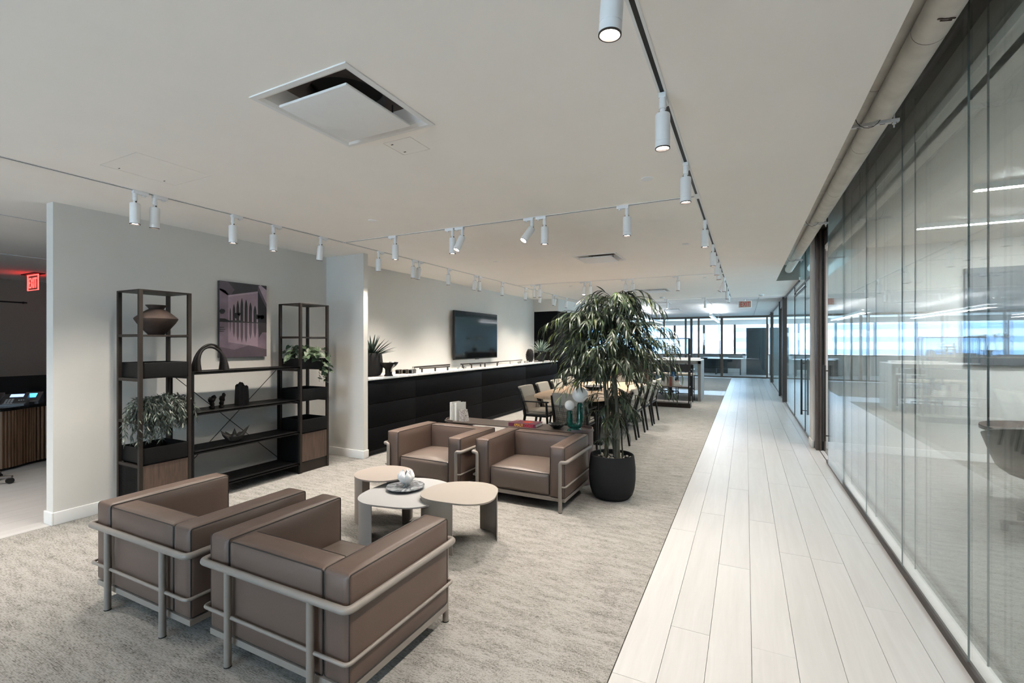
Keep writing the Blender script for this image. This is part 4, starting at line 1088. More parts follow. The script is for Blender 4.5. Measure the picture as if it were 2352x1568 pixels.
# pothos in the right tower
t = thing('trailing_pothos', 'leafy green trailing pothos in the right shelf tower', 'plant', (-4.745, 3.89, 1.201))
MB().rbox(-.09, .09, -.12, .12, 0, .10, .012).build('planter_box', M['planter'], t)
def pothos_leaf_mesh():
    pts = [(0, 0), (-.12, .28), (.05, .46), (.35, .44), (.70, .24), (1.0, 0), (.70, -.24), (.35, -.44), (.05, -.46), (-.12, -.28)]
    vs = [(.35, 0, -.04)] + [(x, y, abs(y) * .25 - .25 * max(0, x - .3) ** 2) for x, y in pts]
    return MB().add(vs, [(0, i, i % 10 + 1) for i in range(1, 11)] if False else [(0, 1 + i, 1 + (i + 1) % 10) for i in range(10)]).mesh('leaf', M['pothos'], 80)
PM = pothos_leaf_mesh(); vines = MB(); nl = 0
for k in range(40):
    az = rr.choice([0, 0, 0, PI / 2, PI / 2, -PI / 2, PI]) + rr.uniform(-.7, .7); out = rr.uniform(.10, .24); drop = rr.choice([.02, .05, .08, .12])
    if k in (3, 9): az, out, drop = R(70), .24, .46
    if k in (4, 12): az, out, drop = R(50), .20, .33
    if k == 6: az, out, drop = -PI / 2 + .4, .24, .06
    p0 = Vector((rr.uniform(-.04, .09), rr.uniform(-.1, .1), .10)); dh = Vector((math.cos(az), math.sin(az), 0))
    pts = [p0 + dh * out * math.sin(min(1, u * 1.4) * PI / 2) + Vector((0, 0, rr.uniform(.04, .13) * 0 + (.10 + .004 * (k % 20)) * math.sin(min(1, u * 2) * PI * .8) - drop * max(0, u - .2) ** 1.1)) for u in [j / 10 for j in range(11)]]
    vines.tube(pts, .002, 5)
    for j in range(5 + int(drop * 14)):
        u = .2 + .8 * j / (5 + int(drop * 14)); i = min(9, int(u * 10)); p = pts[i].lerp(pts[i + 1], u * 10 - i)
        d = dh * rr.uniform(.2, 1) + Vector((rr.uniform(-.8, .8), rr.uniform(-.8, .8), rr.uniform(-.9, .1)))
        o = put('leaf', PM, t); o.matrix_local = leaf_frame(p, d, Vector((rr.uniform(-.2, 1), rr.uniform(-.8, .2), 1))) @ Matrix.Scale(rr.uniform(.042, .072), 4)
vines.build('vine', M['leaf2'], t)
# framed print
t = thing('wall_picture', 'mauve-toned print of a building with tall pointed arches reflected in water, on the left wall', 'picture', (XL, 3.345, 1.755))
WW, HH, TH = .275, .415, .035
m = MB(); mats = [plain('print_%d' % i, c, .55, var=v, scale=8) for i, (c, v) in enumerate([((.035, .029, .033), .2), ((.30, .215, .26), .12), ((.030, .026, .029), .3), ((.175, .125, .16), .22), ((.008, .007, .009), .3), ((.38, .29, .34), .15), ((.09, .066, .083), .15)])]
MB().box(0, TH, -WW, WW, -HH, HH).build('canvas', mats[0], t, smooth=0)
def ppoly(mi, pts, lift):   # pts in (y 0..1, z 0..1 from the top)
    m.m = mi; m.add([(TH + lift, -WW + 2 * WW * a, HH - 2 * HH * b) for a, b in pts], [tuple(range(len(pts)))])
def shade(mats_, name): pass
E = .0004
ppoly(0, [(0, 0), (0, .53), (1, .53), (1, 0)][::1], E)
ppoly(3, [(0, .1), (0, .53), (.22, .53), (.22, .22), (.12, .12)], 2 * E)
ppoly(6, [(0, 0), (0, .12), (.20, .20), (.30, .1), (.16, 0)], 2 * E)
ppoly(5, [(.80, .02), (1, .28), (1, .06), (.86, 0)], 2 * E); ppoly(6, [(.80, 0), (.80, .08), (1, .33), (1, .26)], 3 * E)
ppoly(1, [(.17, .19), (.17, .53), (.80, .53), (.80, .09)], 3 * E)
ppoly(5, [(.17, .18), (.17, .20), (.80, .115), (.80, .09)], 4 * E)
ppoly(4, [(.80, .09), (.80, .53), (1, .53), (1, .32), (.93, .24)], 4 * E)
for a, top, wdt in [(.21, .34, .022), (.285, .29, .045), (.365, .235, .055), (.45, .20, .058), (.54, .215, .062), (.635, .25, .066), (.735, .29, .066)]:
    L_ = []; 
    for k in range(9):
        u = k / 8; L_.append((a - wdt / 2 * math.sin(u * PI / 2) ** .8, top + (.53 - top) * .42 * u))
    Rr = [(2 * a - x, y) for x, y in L_[::-1]]
    ppoly(4, L_ + [(a - wdt / 2, .53), (a + wdt / 2, .53)] + Rr, 5 * E)
    ppoly(2, [(a + wdt * .05, .30 + (top - .2)), (a + wdt * .05, .53), (a + wdt * .32, .53), (a + wdt * .32, .32 + (top - .2))], 6 * E)
for a, b, r in [(.05, .40, .06), (.34, .44, .07), (.385, .42, .04), (.80, .45, .06), (.86, .44, .08), (.92, .46, .08)]:
    rj = random.Random(int(a * 100)); ppoly(4, [(a + r * math.cos(-q * PI / 7) * rj.uniform(.75, 1.1), b + r * .62 * math.sin(-q * PI / 7) * rj.uniform(.75, 1.1)) for q in range(14)], 7 * E)
ppoly(3, [(0, .535), (0, 1), (1, 1), (1, .535)], E)
ppoly(1, [(.17, .535), (.17, .80), (.80, .86), (.80, .535)], 2 * E)
ppoly(6, [(.0, .86), (0, 1), (1, 1), (1, .9), (.6, .84), (.3, .9)], 3 * E)
for a, bot, wdt in [(.21, .68, .02), (.285, .74, .04), (.365, .79, .05), (.45, .81, .055), (.54, .81, .058), (.635, .76, .062), (.735, .745, .062)]:
    ppoly(6, [(a - wdt / 2, .535), (a - wdt / 2 * .9, bot - .08), (a, bot), (a + wdt / 2 * .9, bot - .08), (a + wdt / 2, .535)], 4 * E)
ppoly(0, [(.80, .535), (.82, .74), (.9, .66), (1, .66), (1, .535)], 4 * E)
ppoly(4, [(0, .49), (0, .535), (.25, .535), (.18, .51), (.1, .49)], 8 * E); ppoly(2, [(.22, .51), (.22, .535), (1, .535), (1, .525), (.5, .52), (.45, .505)], 8 * E)
for a, b in ((.04, .60), (.06, .625), (.04, .65)): ppoly(0, [(0, b), (0, b + .015), (a + .05, b + .01), (a + .05, b)], 5 * E)
m.build('print', mats, t, smooth=0)

# ------------------------------------------------------------------ credenza, worktop and the black cupboard
SE = [4.612, 5.599, 7.559, 9.514, 11.465]
for i in range(4):
    y0, y1 = SE[i], SE[i + 1]
    t = thing('credenza_cabinet', ['black oak drawer cabinet of the credenza next to the white column', 'black oak drawer cabinet of the credenza, second from the column', 'black oak drawer cabinet of the credenza beside the nearest dining chairs', 'black oak drawer cabinet of the credenza furthest from the camera'][i], 'cabinet', (-4.42, y0, 0), group='black credenza cabinets')
    W_ = y1 - y0
    MB().box(-.66, -.02, 0, W_, .07, .998).build('body', M['credenza'], t, smooth=0)
    MB().box(-.66, -.05, 0, W_, 0, .07).build('plinth', M['black'], t, smooth=0)
    for z0, z1 in ((.07, .370), (.380, .682), (.692, .962)):
        MB().rbox(-.02, 0, .002, W_ - .002, z0, z1, .0015, 1, 0).build('drawer_front', M['credenza'], t)
        MB().box(-.012, -.001, .002, W_ - .002, z1 - .0005, z1 + .0015).build('drawer_edge', M['shelf_metal'], t, smooth=0)
t = thing('credenza_worktop', 'long pale marble worktop along the black credenza', 'worktop', (-4.42, 4.61, 0))
MB().rbox(-.668, .012, .001, 6.86, 1.004, 1.036, .003).build('slab', M['marble_white'], t)
CT = 1.036
t = thing('tall_cupboard', 'tall black cupboard block at the far end of the credenza', 'cupboard', (-4.42, 11.48, 0))
MB().box(-.668, -.02, 0, 2.6, 0, 2.33).build('body', M['credenza'], t, smooth=0)
for k in range(4):
    MB().rbox(-.02, 0, .003 + k * .65, .647 + k * .65, .07, 2.325, .002, 1, 0).build('door', M['credenza'], t)
    MB().box(0, .012, .60 + k * .65, .612 + k * .65, 1.0, 1.3).build('handle', M['black'], t, smooth=0)
struct('wall_bulkhead', MB().box(-5.09, -4.40, 11.48, 14.5, 2.335, CH), M['wall'])
# television
t = thing('television', 'large flat television on the wall above the credenza', 'television', (-5.02, 8.33, 1.648))
MB().rbox(-.0, .045, -.855, .855, -.478, .478, .006).build('casing', M['black'], t)
MB().box(.045, .0465, -.845, .845, -.458, .468).build('screen', M['tv_screen'], t, smooth=0)
MB().box(-.065, 0, -.25, .25, -.2, .2).build('wall_mount', M['slot'], t, smooth=0)
MB().rbox(.02, .046, -.06, .06, -.488, -.478, .002).build('sensor', M['slot'], t)
# agave plants
def agave(label, loc, pot, n, L0, L1, W_, mat, seed, hp, tmin=8, tmax=75):
    r_ = random.Random(seed); t = thing('potted_agave', label, 'plant', loc, group='spiky plants on the credenza')
    pot(t)
    for k in range(n):
        az = k * 2.39996 + r_.uniform(-.2, .2); f = k / n; tilt = R(tmin + (tmax - tmin) * f ** .8 + r_.uniform(-6, 6)); L_ = (L0 + (L1 - L0) * f) * (1 if math.sin(az) > -.25 or label[0] == 'p' else .62)
        d = (math.sin(tilt) * math.cos(az), math.sin(tilt) * math.sin(az), math.cos(tilt)); nn = (-math.cos(tilt) * math.cos(az), -math.cos(tilt) * math.sin(az), math.sin(tilt))
        vs = []; fs = []; dv, nv = Vector(d), Vector(nn); sv = dv.cross(nv); seg = 6
        for i in range(seg + 1):
            u = i / seg; wd = W_ * .5 * ((.55 + .45 * math.sin(u * PI)) * (1 - u ** 3) + .02); p = dv * L_ * u + Vector((0, 0, -.10 * L_ * u * u * math.sin(tilt)))
            vs += [p - sv * wd + nv * wd * .5, p - nv * wd * .15, p + sv * wd + nv * wd * .5]
        for i in range(seg):
            a = i * 3; fs += [(a, a + 1, a + 4, a + 3), (a + 1, a + 2, a + 5, a + 4)]
        MB().add(vs, fs).build('leaf', M[mat], t, (0, 0, hp), smooth=60)
    return t
def pot1(t):
    MB().lathe([(.0001, 0), (.09, 0), (.125, .015), (.150, .06), (.157, .12), (.153, .22), (.143, .315), (.137, .322), (.130, .315), (.135, .28), (.0001, .27)], n=40).build('pot', M['planter'], t)
def pot2(t):
    MB().lathe([(.0001, 0), (.07, 0), (.078, .01), (.092, .16), (.100, .25), (.097, .262), (.090, .258), (.085, .22), (.0001, .21)], n=10).build('pot', M['planter'], t, smooth=20)
agave('dark spiky agave in a round black pot on the credenza by the column', (-4.665, 4.93, CT), pot1, 46, .34, .40, .040, 'agave', 5, .26)
agave('pale grey spiky agave in a faceted black pot at the far end of the credenza', (-4.56, 10.72, CT), pot2, 58, .34, .44, .032, 'agave_pale', 8, .22, 5, 88)
t = thing('pedestal_bowl', 'small dark pedestal bowl with a pale drip beside the agave pot', 'bowl', (-4.47, 5.06, CT))
MB().lathe([(.0001, 0), (.062, 0), (.060, .006), (.048, .03), (.047, .085), (.054, .105), (.100, .140), (.128, .175), (.132, .192), (.124, .190), (.090, .150), (.0001, .128)], n=28).tf(Matrix.Diagonal((1, 1.02, 1, 1))).build('bowl', M['dark_wood'], t, smooth=50)
rough_pts = [((math.cos(a) * .06, math.sin(a) * .06, .185), .028, .6) for a in (0, 1.3, 2.5, 3.8, 5)]
mb = MB()
for c, r, sz in rough_pts: mb.sphere(c, r, 10, sz)
mb.tube([(.10, -.02, .185), (.112, -.02, .15), (.064, -.012, .10), (.054, -.01, .06)], [.014, .012, .009, .005], 6)
mb.build('pale_filling', M['brass'], t, smooth=70)
for i, (x, y) in enumerate(((-4.63, 5.43), (-4.56, 5.50), (-4.48, 5.545))):
    t = thing('square_tube_sample', ['square metal tube sample on the credenza nearest the wall', 'square metal tube sample in the middle of the three', 'square metal tube sample nearest the edge with a long bronze body'][i], 'sample', (x, y, CT), R(18), 'square tube samples')
    l = (.10, .10, .16)[i]; s_ = .032
    MB().box(-s_, s_, .002, l, 0, .002).box(-s_, s_, .002, l, .062, .064).box(-s_, -s_ + .003, .002, l, .002, .062).box(s_ - .003, s_, .002, l, .002, .062).build('tube', M['bronze'], t, smooth=0)
    MB().box(-s_, s_, 0, .003, 0, .006).box(-s_, s_, 0, .003, .058, .064).box(-s_, -s_ + .006, 0, .003, .006, .058).box(s_ - .006, s_, 0, .003, .006, .058).build('rim', M['brass'], t, smooth=0)
    MB().box(-s_ + .003, s_ - .003, .04, .045, .002, .062).build('inner_wall', M['black'], t, smooth=0)
def pullbar(label, x0, y0, x1, y1, h=.062, r=.011, ends='pull_dark', posts=2, bar='pull_dark'):
    d = Vector((x1 - x0, y1 - y0)); L_ = d.length; t = thing('door_pull_sample', label, 'door pull', (x0, y0, CT), math.atan2(d.y, d.x), 'door pulls displayed on the credenza')
    MB().cyl((-.04, 0, h), (L_ + .04, 0, h), r, n=12).build('bar', M[bar], t)
    for k in range(posts):
        q = L_ * k / (posts - 1); MB().box(q - .009, q + .009, -.009, .009, 0, h - .004).build('post', M[ends], t, smooth=0)
    for q in (-.05, L_ + .04): MB().cyl((q, 0, h), (q + .01, 0, h), r * 1.15, n=12).build('end_cap', M[ends], t)
pullbar('long dark bar pull with nickel posts near the wall, first on the credenza', -4.70, 5.93, -4.70, 6.86, .075, .014, 'brass')
pullbar('short dark bar pull in front of the first long pull', -4.56, 5.93, -4.50, 6.55, .062, .010, 'pull_dark', 3)
pullbar('slim nickel pull lying between the first two groups', -4.60, 6.72, -4.56, 6.95, .04, .007, 'brass', bar='brass')
pullbar('dark bar pull with a coppery middle below the television', -4.68, 7.30, -4.62, 7.85, .07, .012, 'pull_dark')
pullbar('dark square-post pull below the television nearer the edge', -4.50, 7.32, -4.47, 8.25, .075, .013, 'pull_dark', 3)
pullbar('long thin dark pull with nickel posts beyond the television', -4.72, 8.75, -4.72, 9.9, .06, .009, 'brass', 3)
for i, (x, y) in enumerate(((-4.58, 7.00), (-4.52, 7.08), (-4.46, 7.06), (-4.50, 9.30), (-4.53, 9.46), (-4.48, 9.60), (-4.5, 9.78))):
    t = thing('door_knob_sample', ['small dark round knob nearest the wall below the television', 'small dark round knob in the middle of the trio', 'small pale brass knob of the trio nearest the edge', 'nickel cube knob, first beyond the television', 'nickel cube knob, second beyond the television', 'nickel cube knob, third beyond the television', 'nickel cube knob next to the cone sculpture'][i], 'door knob', (x, y, CT), group='knob samples on the credenza')
    if i < 3:
        MB().lathe([(.0001, 0), (.016, 0), (.016, .004), (.007, .008), (.007, .02), (.018, .028), (.018, .036), (.0001, .040)], n=16).build('knob', M['brass' if i == 2 else 'pull_dark'], t)
        MB().cyl((.0, .0, .006), (.05, .03, .008), .004, n=6).build('spindle', M['brass'], t)
    else:
        MB().rbox(-.018, .018, -.018, .018, .012, .048, .003).box(-.008, .008, -.008, .008, 0, .012).build('knob', M['brass'], t)
# cone sculpture
t = thing('cone_sculpture', 'dark pine-cone shaped sculpture of many small petals beside the far agave', 'sculpture', (-4.58, 10.08, CT))
MB().lathe([(.0001, .01), (.06, .02), (.085, .10), (.088, .18), (.07, .26), (.03, .31), (.0001, .32)], n=20).build('core', M['dark_wood'], t)
for k in range(110):
    f = k / 110; z = .015 + .30 * f; rad = .085 * math.sin(PI * (.12 + .80 * f)) ** .7 + .006; a = k * 2.39996
    MB().sphere((rad * math.cos(a), rad * math.sin(a), z), .0135, 6, .8).build('petal', M['pull_dark'], t, smooth=60)
# ------------------------------------------------------------------ dining set
t = thing('dining_table', 'long oak dining table with rounded corners and black base', 'dining table', (-2.24, 7.57, 0))
P = blob(0, 0, .60, 1.50, 72, 5.5)
MB().prism([(x * .94, y * .975) for x, y in P], .700, .712).prism(P, .712, .740).build('tabletop', M['oak_top'], t, smooth=30)
for sy in (-1, 1):
    MB().rbox(-.30, .30, sy * .85 - .03, sy * .85 + .03, .04, .70, .006).build('leg', M['chair_black'], t)
    MB().rbox(-.36, .36, sy * .85 - .05, sy * .85 + .05, 0, .04, .006).build('foot', M['chair_black'], t)
MB().rbox(-.03, .03, -.82, .82, .58, .68, .004).build('stretcher', M['chair_black'], t)
t = thing('table_bowl', 'wide shallow black bowl in the middle of the dining table', 'bowl', (-2.2, 7.35, .74))
MB().lathe([(.0001, 0), (.06, 0), (.12, .02), (.19, .06), (.185, .062), (.11, .03), (.0001, .012)], n=32).build('bowl', M['black'], t)
def dchair(label, loc, rz):
    t = thing('dining_chair', label, 'dining chair', loc, rz, 'dining chairs around the oak table'); K = M['chair_black']
    w_ = .235
    for sx in (-1, 1):
        MB().tube([(sx * (w_ + .005), -.225, 0), (sx * w_, -.165, .38), (sx * w_, -.185, .50), (sx * w_, -.245, .70), (sx * w_, -.275, .785)], [.015, .022, .022, .018, .014], 8).build('leg', K, t)
        MB().tube([(sx * (w_ + .01), .235, 0), (sx * w_, .20, .40), (sx * w_, .19, .60)], [.015, .020, .016], 8).build('leg', K, t)
        MB().rbox(sx * w_ - .018, sx * w_ + .018, -.225, .225, .595, .615, .006).build('armrest', K, t)
    MB().rbox(-w_, w_, -.185, .20, .375, .405, .006).build('seat_frame', K, t)
    MB().rbox(-.225, .225, -.175, .235, .405, .445, .015, 2, 2).build('seat', M['plaid'], t, smooth=60)
    MB().rbox(-.215, .215, -.165, .225, .440, .468, .013, 3, 3, .006).build('seat_pad', M['linen'], t, smooth=60)
    def back(x0, x1, z0, z1, f0, f1, r=.012, m=8):
        b = MB().rbox(x0, x1, f0, f1, z0, z1, r, 3, m)
        b.v = [(x, y - .135 - .36 * (z - .42) + .05 * (1 - (x / .235) ** 2) * (-.5), z) for x, y, z in b.v]; return b
    back(-.222, .222, .44, .82, .0, .040).build('backrest', M['linen'], t, smooth=60)
    back(-.226, .226, .655, .824, -.012, .044).build('back_flap', M['linen'], t, smooth=60)
    back(-.226, .226, .41, .66, -.013, .006).build('back_cover', M['plaid'], t, smooth=60)
    for sx in (-1, 1): back(sx * .2265 - .004, sx * .2265 + .004, .43, .80, -.008, .036, .002, 2).build('side_panel', M['plaid'], t, smooth=60)
    return t
dc = dchair('plaid-backed dining chair at the near head of the table, behind the console', (-2.115, 6.155, 0), 0)
for i, y in enumerate((7.06, 7.735, 8.455, 9.12)):
    copy_tree(dc, None, 'dining chair on the corridor side of the table, %s' % ['nearest the camera', 'second from the camera', 'third from the camera', 'furthest from the camera'][i], (-1.735, y, 0), PI / 2)
for i, y in enumerate((6.72, 7.38, 8.05, 8.75)):
    copy_tree(dc, None, 'dining chair on the credenza side of the table, %s' % ['nearest the camera', 'second from the camera', 'third from the camera', 'furthest and mostly behind the bamboo'][i], (-2.865, y, 0), -PI / 2)
copy_tree(dc, None, 'dining chair at the far head of the table facing the camera', (-2.25, 9.42, 0), PI)

# ------------------------------------------------------------------ open rack, bar table, stools and hutch near the office
t = thing('display_rack', 'black open display rack with glazed top bay beyond the dining table', 'shelf', (-2.07, 11.39, 0))
W_ = .913
for x in (0, W_ - .028):
    for y in (0, .25):
        MB().box(x, x + .026, y, y + .026, 0, 1.605).build('post', M['shelf_metal'], t, smooth=0)
MB().box(0, W_, 0, .276, 1.592, 1.610).build('top_shelf', M['bronze_light'], t, smooth=0)
for z in (1.235, .485): MB().box(0, W_, 0, .276, z - .022, z).build('shelf', M['bronze_light'], t, smooth=0)
MB().box(0, W_, -.004, .002, .828, .994).box(0, W_, .274, .28, .828, .994).box(0, W_, 0, .276, .828, .840).build('tray', M['shelf_metal'], t, smooth=0)
MB().box(-.25, W_ + .02, -.01, .29, 0, .10).build('base', M['shelf_metal'], t, smooth=0)
MB().box(-.25, W_, 0, .276, .10, .125).build('bottom_shelf', M['grey_table'], t, smooth=0)
MB().box(.03, W_ - .03, .262, .266, 1.24, 1.59).build('glass_back', M['glass_tint'], t, smooth=0)
for k in range(20): MB().cyl((.05 + k * .0425, .27, 1.24), (.05 + k * .0425, .27, 1.59), .004, n=5).build('glass_rib', M['white_metal'], t)
t = thing('desk_organiser', 'light wooden slatted organiser standing on the upper rack shelf', 'organiser', (-1.66, 11.50, 1.235))
for k in range(4): MB().box(0, .24, -.06, .06, .03 + k * .05, .045 + k * .05).build('tray', M['org_wood'], t, smooth=0)
MB().box(0, .012, -.06, .06, 0, .26).box(.11, .122, -.06, .06, 0, .20).box(0, .24, -.06, .06, 0, .012).build('upright', M['org_wood'], t, smooth=0)
MB().box(.11, .25, -.06, .06, .232, .245).build('tray', M['org_wood'], t, smooth=0)
bx = -1.705
for i, (wd, hh, c) in enumerate([(.036, .235, 3), (.026, .225, 1), (.030, .235, 5), (.042, .225, 2), (.022, .215, 4), (.032, .21, 0)]):
    t = thing('book', '%s book standing on the lower rack shelf' % ['tall pale', 'slim brown', 'grey', 'dark red', 'thin dark brown', 'shorter beige'][i], 'book', (bx, 11.45, .485), group='books standing on the rack')
    MB().box(0, .003, 0, .15, 0, hh).box(wd - .003, wd, 0, .15, 0, hh).box(0, wd, -.003, 0, 0, hh).build('cover', BC[c], t, smooth=0)
    MB().box(.003, wd - .003, 0, .145, .003, hh - .003).build('pages', M['page'], t, smooth=0); bx += wd + .003
for s_, x0 in (('left', -1.86), ('right', -1.505)):
    for k in range(4):
        t = thing('book', '%s book in the pile %s of the standing books on the rack' % (['bottom', 'second lowest', 'third lowest', 'topmost'][k], s_), 'book', (x0 + .012 * k * (1 if s_ == 'left' else 0), 11.43, .485 + k * .030), group='books lying on the rack')
        w2 = .16 - .014 * k
        MB().box(0, w2, 0, .17, 0, .003).box(0, w2, 0, .17, .025, .028).box(0, .003, 0, .17, 0, .028).build('cover', BC[(k * 2 + 2) % 6], t, smooth=0)
        MB().box(.003, w2 - .003, 0, .165, .003, .025).build('pages', M['page'], t, smooth=0)
t = thing('bar_table', 'grey high work table with a slab end panel beyond the rack', 'table', (-3.9, 12.84, 0))
MB().box(0, 2.87, 0, 1.05, 1.035, 1.05).build('tabletop', M['grey_top'], t, smooth=0)
MB().box(0, 2.87, .0, .06, .955, 1.035).box(0, 2.87, .99, 1.05, .955, 1.035).build('apron', M['grey_table'], t, smooth=0)
MB().box(2.80, 2.87, .0, 1.05, 0, 1.035).build('leg', M['grey_table'], t, smooth=0)
MB().box(0, .07, .0, 1.05, 0, 1.035).build('leg', M['grey_table'], t, smooth=0)
t = thing('table_box', 'long flat white box on the high work table', 'box', (-2.05, 13.1, 1.05)); MB().rbox(0, .98, 0, .25, 0, .05, .004).build('box', M['grey_top'], t)
def stool(label, x, y, rz=0):
    t = thing('bar_stool', label, 'stool', (x, y, 0), rz, 'bar stools at the high work table')
    for sx in (-1, 1):
        for sy in (-1, 1):
            MB().box(sx * .20 - .01, sx * .20 + .01, sy * .19 - .01, sy * .19 + .01, 0, .66 if sy < 0 else .95).build('leg', M['chair_black'], t, smooth=0)
        MB().box(sx * .20 - .008, sx * .20 + .008, -.19, .19, .24, .256).build('footrail', M['chair_black'], t, smooth=0)
    MB().box(-.2, .2, -.198, -.182, .30, .318).box(-.2, .2, .182, .198, .20, .218).build('footrest', M['chair_black'], t, smooth=0)
    MB().rbox(-.22, .22, -.21, .20, .66, .72, .018, 3, 2).build('seat', M['linen'], t, smooth=60)
    MB().rbox(-.22, .22, .18, .215, .84, .95, .012).build('backrest', M['chair_black'], t)
stool('bar stool seen through the rack, nearest its right post', -1.40, 12.78, PI); stool('bar stool seen through the rack, left of the other', -1.98, 12.70, PI)
t = thing('hutch', 'brown wooden hutch with pale edges behind the rack', 'cabinet', (-3.2, 12.2, 0))
MB().box(0, .95, 0, .38, 0, 1.2).build('body', M['hutch'], t, smooth=0)
MB().box(-.01, .97, -.012, .39, 1.2, 1.225).box(.95, .975, -.012, .0, 0, 1.2).box(-.01, .02, -.012, .0, 0, 1.2).build('edge_band', M['oak'], t, smooth=0)
t = thing('orchid_plant', 'pale flowering orchid in a dark pot behind the rack', 'plant', (-2.42, 12.4, 1.225)); rr = random.Random(9)
MB().lathe([(.0001, 0), (.06, 0), (.075, .12), (.07, .125), (.0001, .1)], n=16).build('pot', M['planter'], t)
for k in range(5):
    a = k * 1.3; P = [(0, 0, .1), (.05 * math.cos(a), .05 * math.sin(a), .3), (.16 * math.cos(a), .16 * math.sin(a), .42), (.25 * math.cos(a), .25 * math.sin(a), .38)]
    MB().tube(P, .004, 5).build('stem', M['stem'], t)
    for q in range(5):
        c = Vector(P[2]).lerp(Vector(P[3]), q / 4) + Vector((rr.uniform(-.03, .03), rr.uniform(-.03, .03), rr.uniform(-.02, .03)))
        MB().sphere(c, .026, 8, .6).build('flower', M['page'] if q % 2 else BC[3], t, smooth=70)
for k in range(8):
    a = k * .8; MB().leaf((0, 0, .11), (math.cos(a), math.sin(a), .5), (0, 0, 1), .2, .06, .5, 4).build('leaf', M['leaf1'], t, smooth=70)
# person working behind the high table
t = thing('person', 'dark-haired person in a blue top leaning over the far desk, partly hidden', 'person', (-2.05, 14.45, 0), PI)
me = bpy.data.meshes.new('body')
J = [(0, 0, .52), (0, .04, .78), (0, .16, 1.0), (0, .22, 1.09), (0, .27, 1.17), (-.17, .15, 1.0), (-.24, .25, .80), (-.13, .45, .79), (-.07, .52, .79), (.17, .15, 1.0), (.24, .25, .80), (.13, .45, .79), (.07, .52, .79),
     (-.10, .05, .50), (-.12, .45, .50), (-.12, .42, .08), (.10, .05, .50), (.12, .45, .50), (.12, .42, .08), (-.12, .52, .03), (.12, .52, .03)]
me.from_pydata(J, [(0, 1), (1, 2), (2, 3), (3, 4), (2, 5), (5, 6), (6, 7), (7, 8), (2, 9), (9, 10), (10, 11), (11, 12), (0, 13), (13, 14), (14, 15), (0, 16), (16, 17), (17, 18), (15, 19), (18, 20)], [])
o = put('body', me, t); sk = o.modifiers.new('skin', 'SKIN'); sv = me.skin_vertices[0].data
RD = [.15, .13, .14, .055, .08, .065, .045, .032, .03, .065, .045, .032, .03, .095, .065, .04, .095, .065, .04, .035, .035]
for i, r in enumerate(RD): sv[i].radius = (r, r)
sv[0].use_root = True
o.modifiers.new('sub', 'SUBSURF').levels = 2; o.modifiers['sub'].render_levels = 2; me.materials.append(M['blue'])
MB().sphere((0, .28, 1.20), .082, 18, 1.25).build('face', M['skin'], t, smooth=80)
MB().sphere((0, .355, 1.18), .014, 8).build('nose', M['skin'], t, smooth=80)
hb = MB().sphere((0, .255, 1.23), .098, 18, 1.15); hb.build('hair', M['hair'], t, smooth=80)
for sx in (-1, 1):
    for k in range(5):
        MB().tube([(sx * .07 + sx * (k - 2) * .012, .54, .79), (sx * .07 + sx * (k - 2) * .017, .58, .795), (sx * .07 + sx * (k - 2) * .018, .61, .785)], [.009, .008, .006], 6).build('finger', M['skin'], t)
t = thing('desk_chair', 'black office chair under the person at the far desk', 'office chair', (-2.05, 14.5, 0))
MB().rbox(-.24, .24, -.2, .22, .40, .455, .02).build('seat', M['black'], t); MB().rbox(-.22, .22, .24, .28, .5, .9, .02).build('backrest', M['black'], t)
MB().cyl((0, 0, .08), (0, 0, .40), .025).build('column', M['black'], t)
for k in range(5):
    a = k * 2 * PI / 5; MB().box(0, .28, -.015, .015, .06, .085).tf(Matrix.Rotation(a, 4, 'Z')).build('base_arm', M['black'], t); MB().sphere((.27 * math.cos(a), .27 * math.sin(a), .03), .03, 10).build('caster', M['black'], t)
t = thing('desk', 'white desk in the far office behind the high table', 'desk', (-3.2, 13.95, 0))
MB().box(0, 1.9, -.02, .30, .74, .765).build('desktop', M['grey_top'], t, smooth=0)
for x in (.05, 1.8): MB().box(x, x + .05, 0, .28, 0, .74).build('leg', M['chair_black'], t, smooth=0)
# far office behind the glass
t = thing('dark_wardrobe', 'tall dark cabinet behind the far glass at the corridor end', 'cabinet', (.02, 24.6, 0))
MB().box(0, .9, 0, .8, 0, 2.2).build('body', M['dark_cab'], t, smooth=0); MB().rbox(.01, .89, -.02, 0, .05, 2.19, .003).build('door', M['dark_cab'], t)
t = thing('office_sideboard', 'low dark sideboard seen through the far glass', 'sideboard', (-1.9, 25.2, 0))
MB().box(0, 1.1, 0, .5, 0, .75).build('body', M['dark_cab'], t, smooth=0); MB().box(-.02, 1.12, -.02, .5, .75, .78).build('top', M['grey_top'], t, smooth=0)
t = thing('office_desk', 'grey desk with a white top seen through the far glass', 'desk', (-.75, 24.1, 0))
MB().rbox(-.9, .65, 0, .8, .73, .765, .01).build('desktop', M['grey_top'], t); MB().box(-.55, -.5, .05, .75, 0, .73).box(.5, .55, .05, .75, 0, .73).box(-.5, .5, .08, .1, .3, .73).build('frame', M['dark_cab'], t, smooth=0)
t = thing('office_plant', 'blurred pale plant on the desk seen through the far glass', 'plant', (-.05, 24.5, .765))
MB().lathe([(.0001, 0), (.07, 0), (.09, .14), (.0001, .13)], n=16).build('pot', M['ceramic'], t)
for k in range(22):
    a = k * 2.4; MB().leaf((0, 0, .12), (math.cos(a), math.sin(a), .9 + .5 * math.sin(k)), (0, 0, 1), .32, .07, .5, 4).build('leaf', M['leaf1'], t, smooth=70)
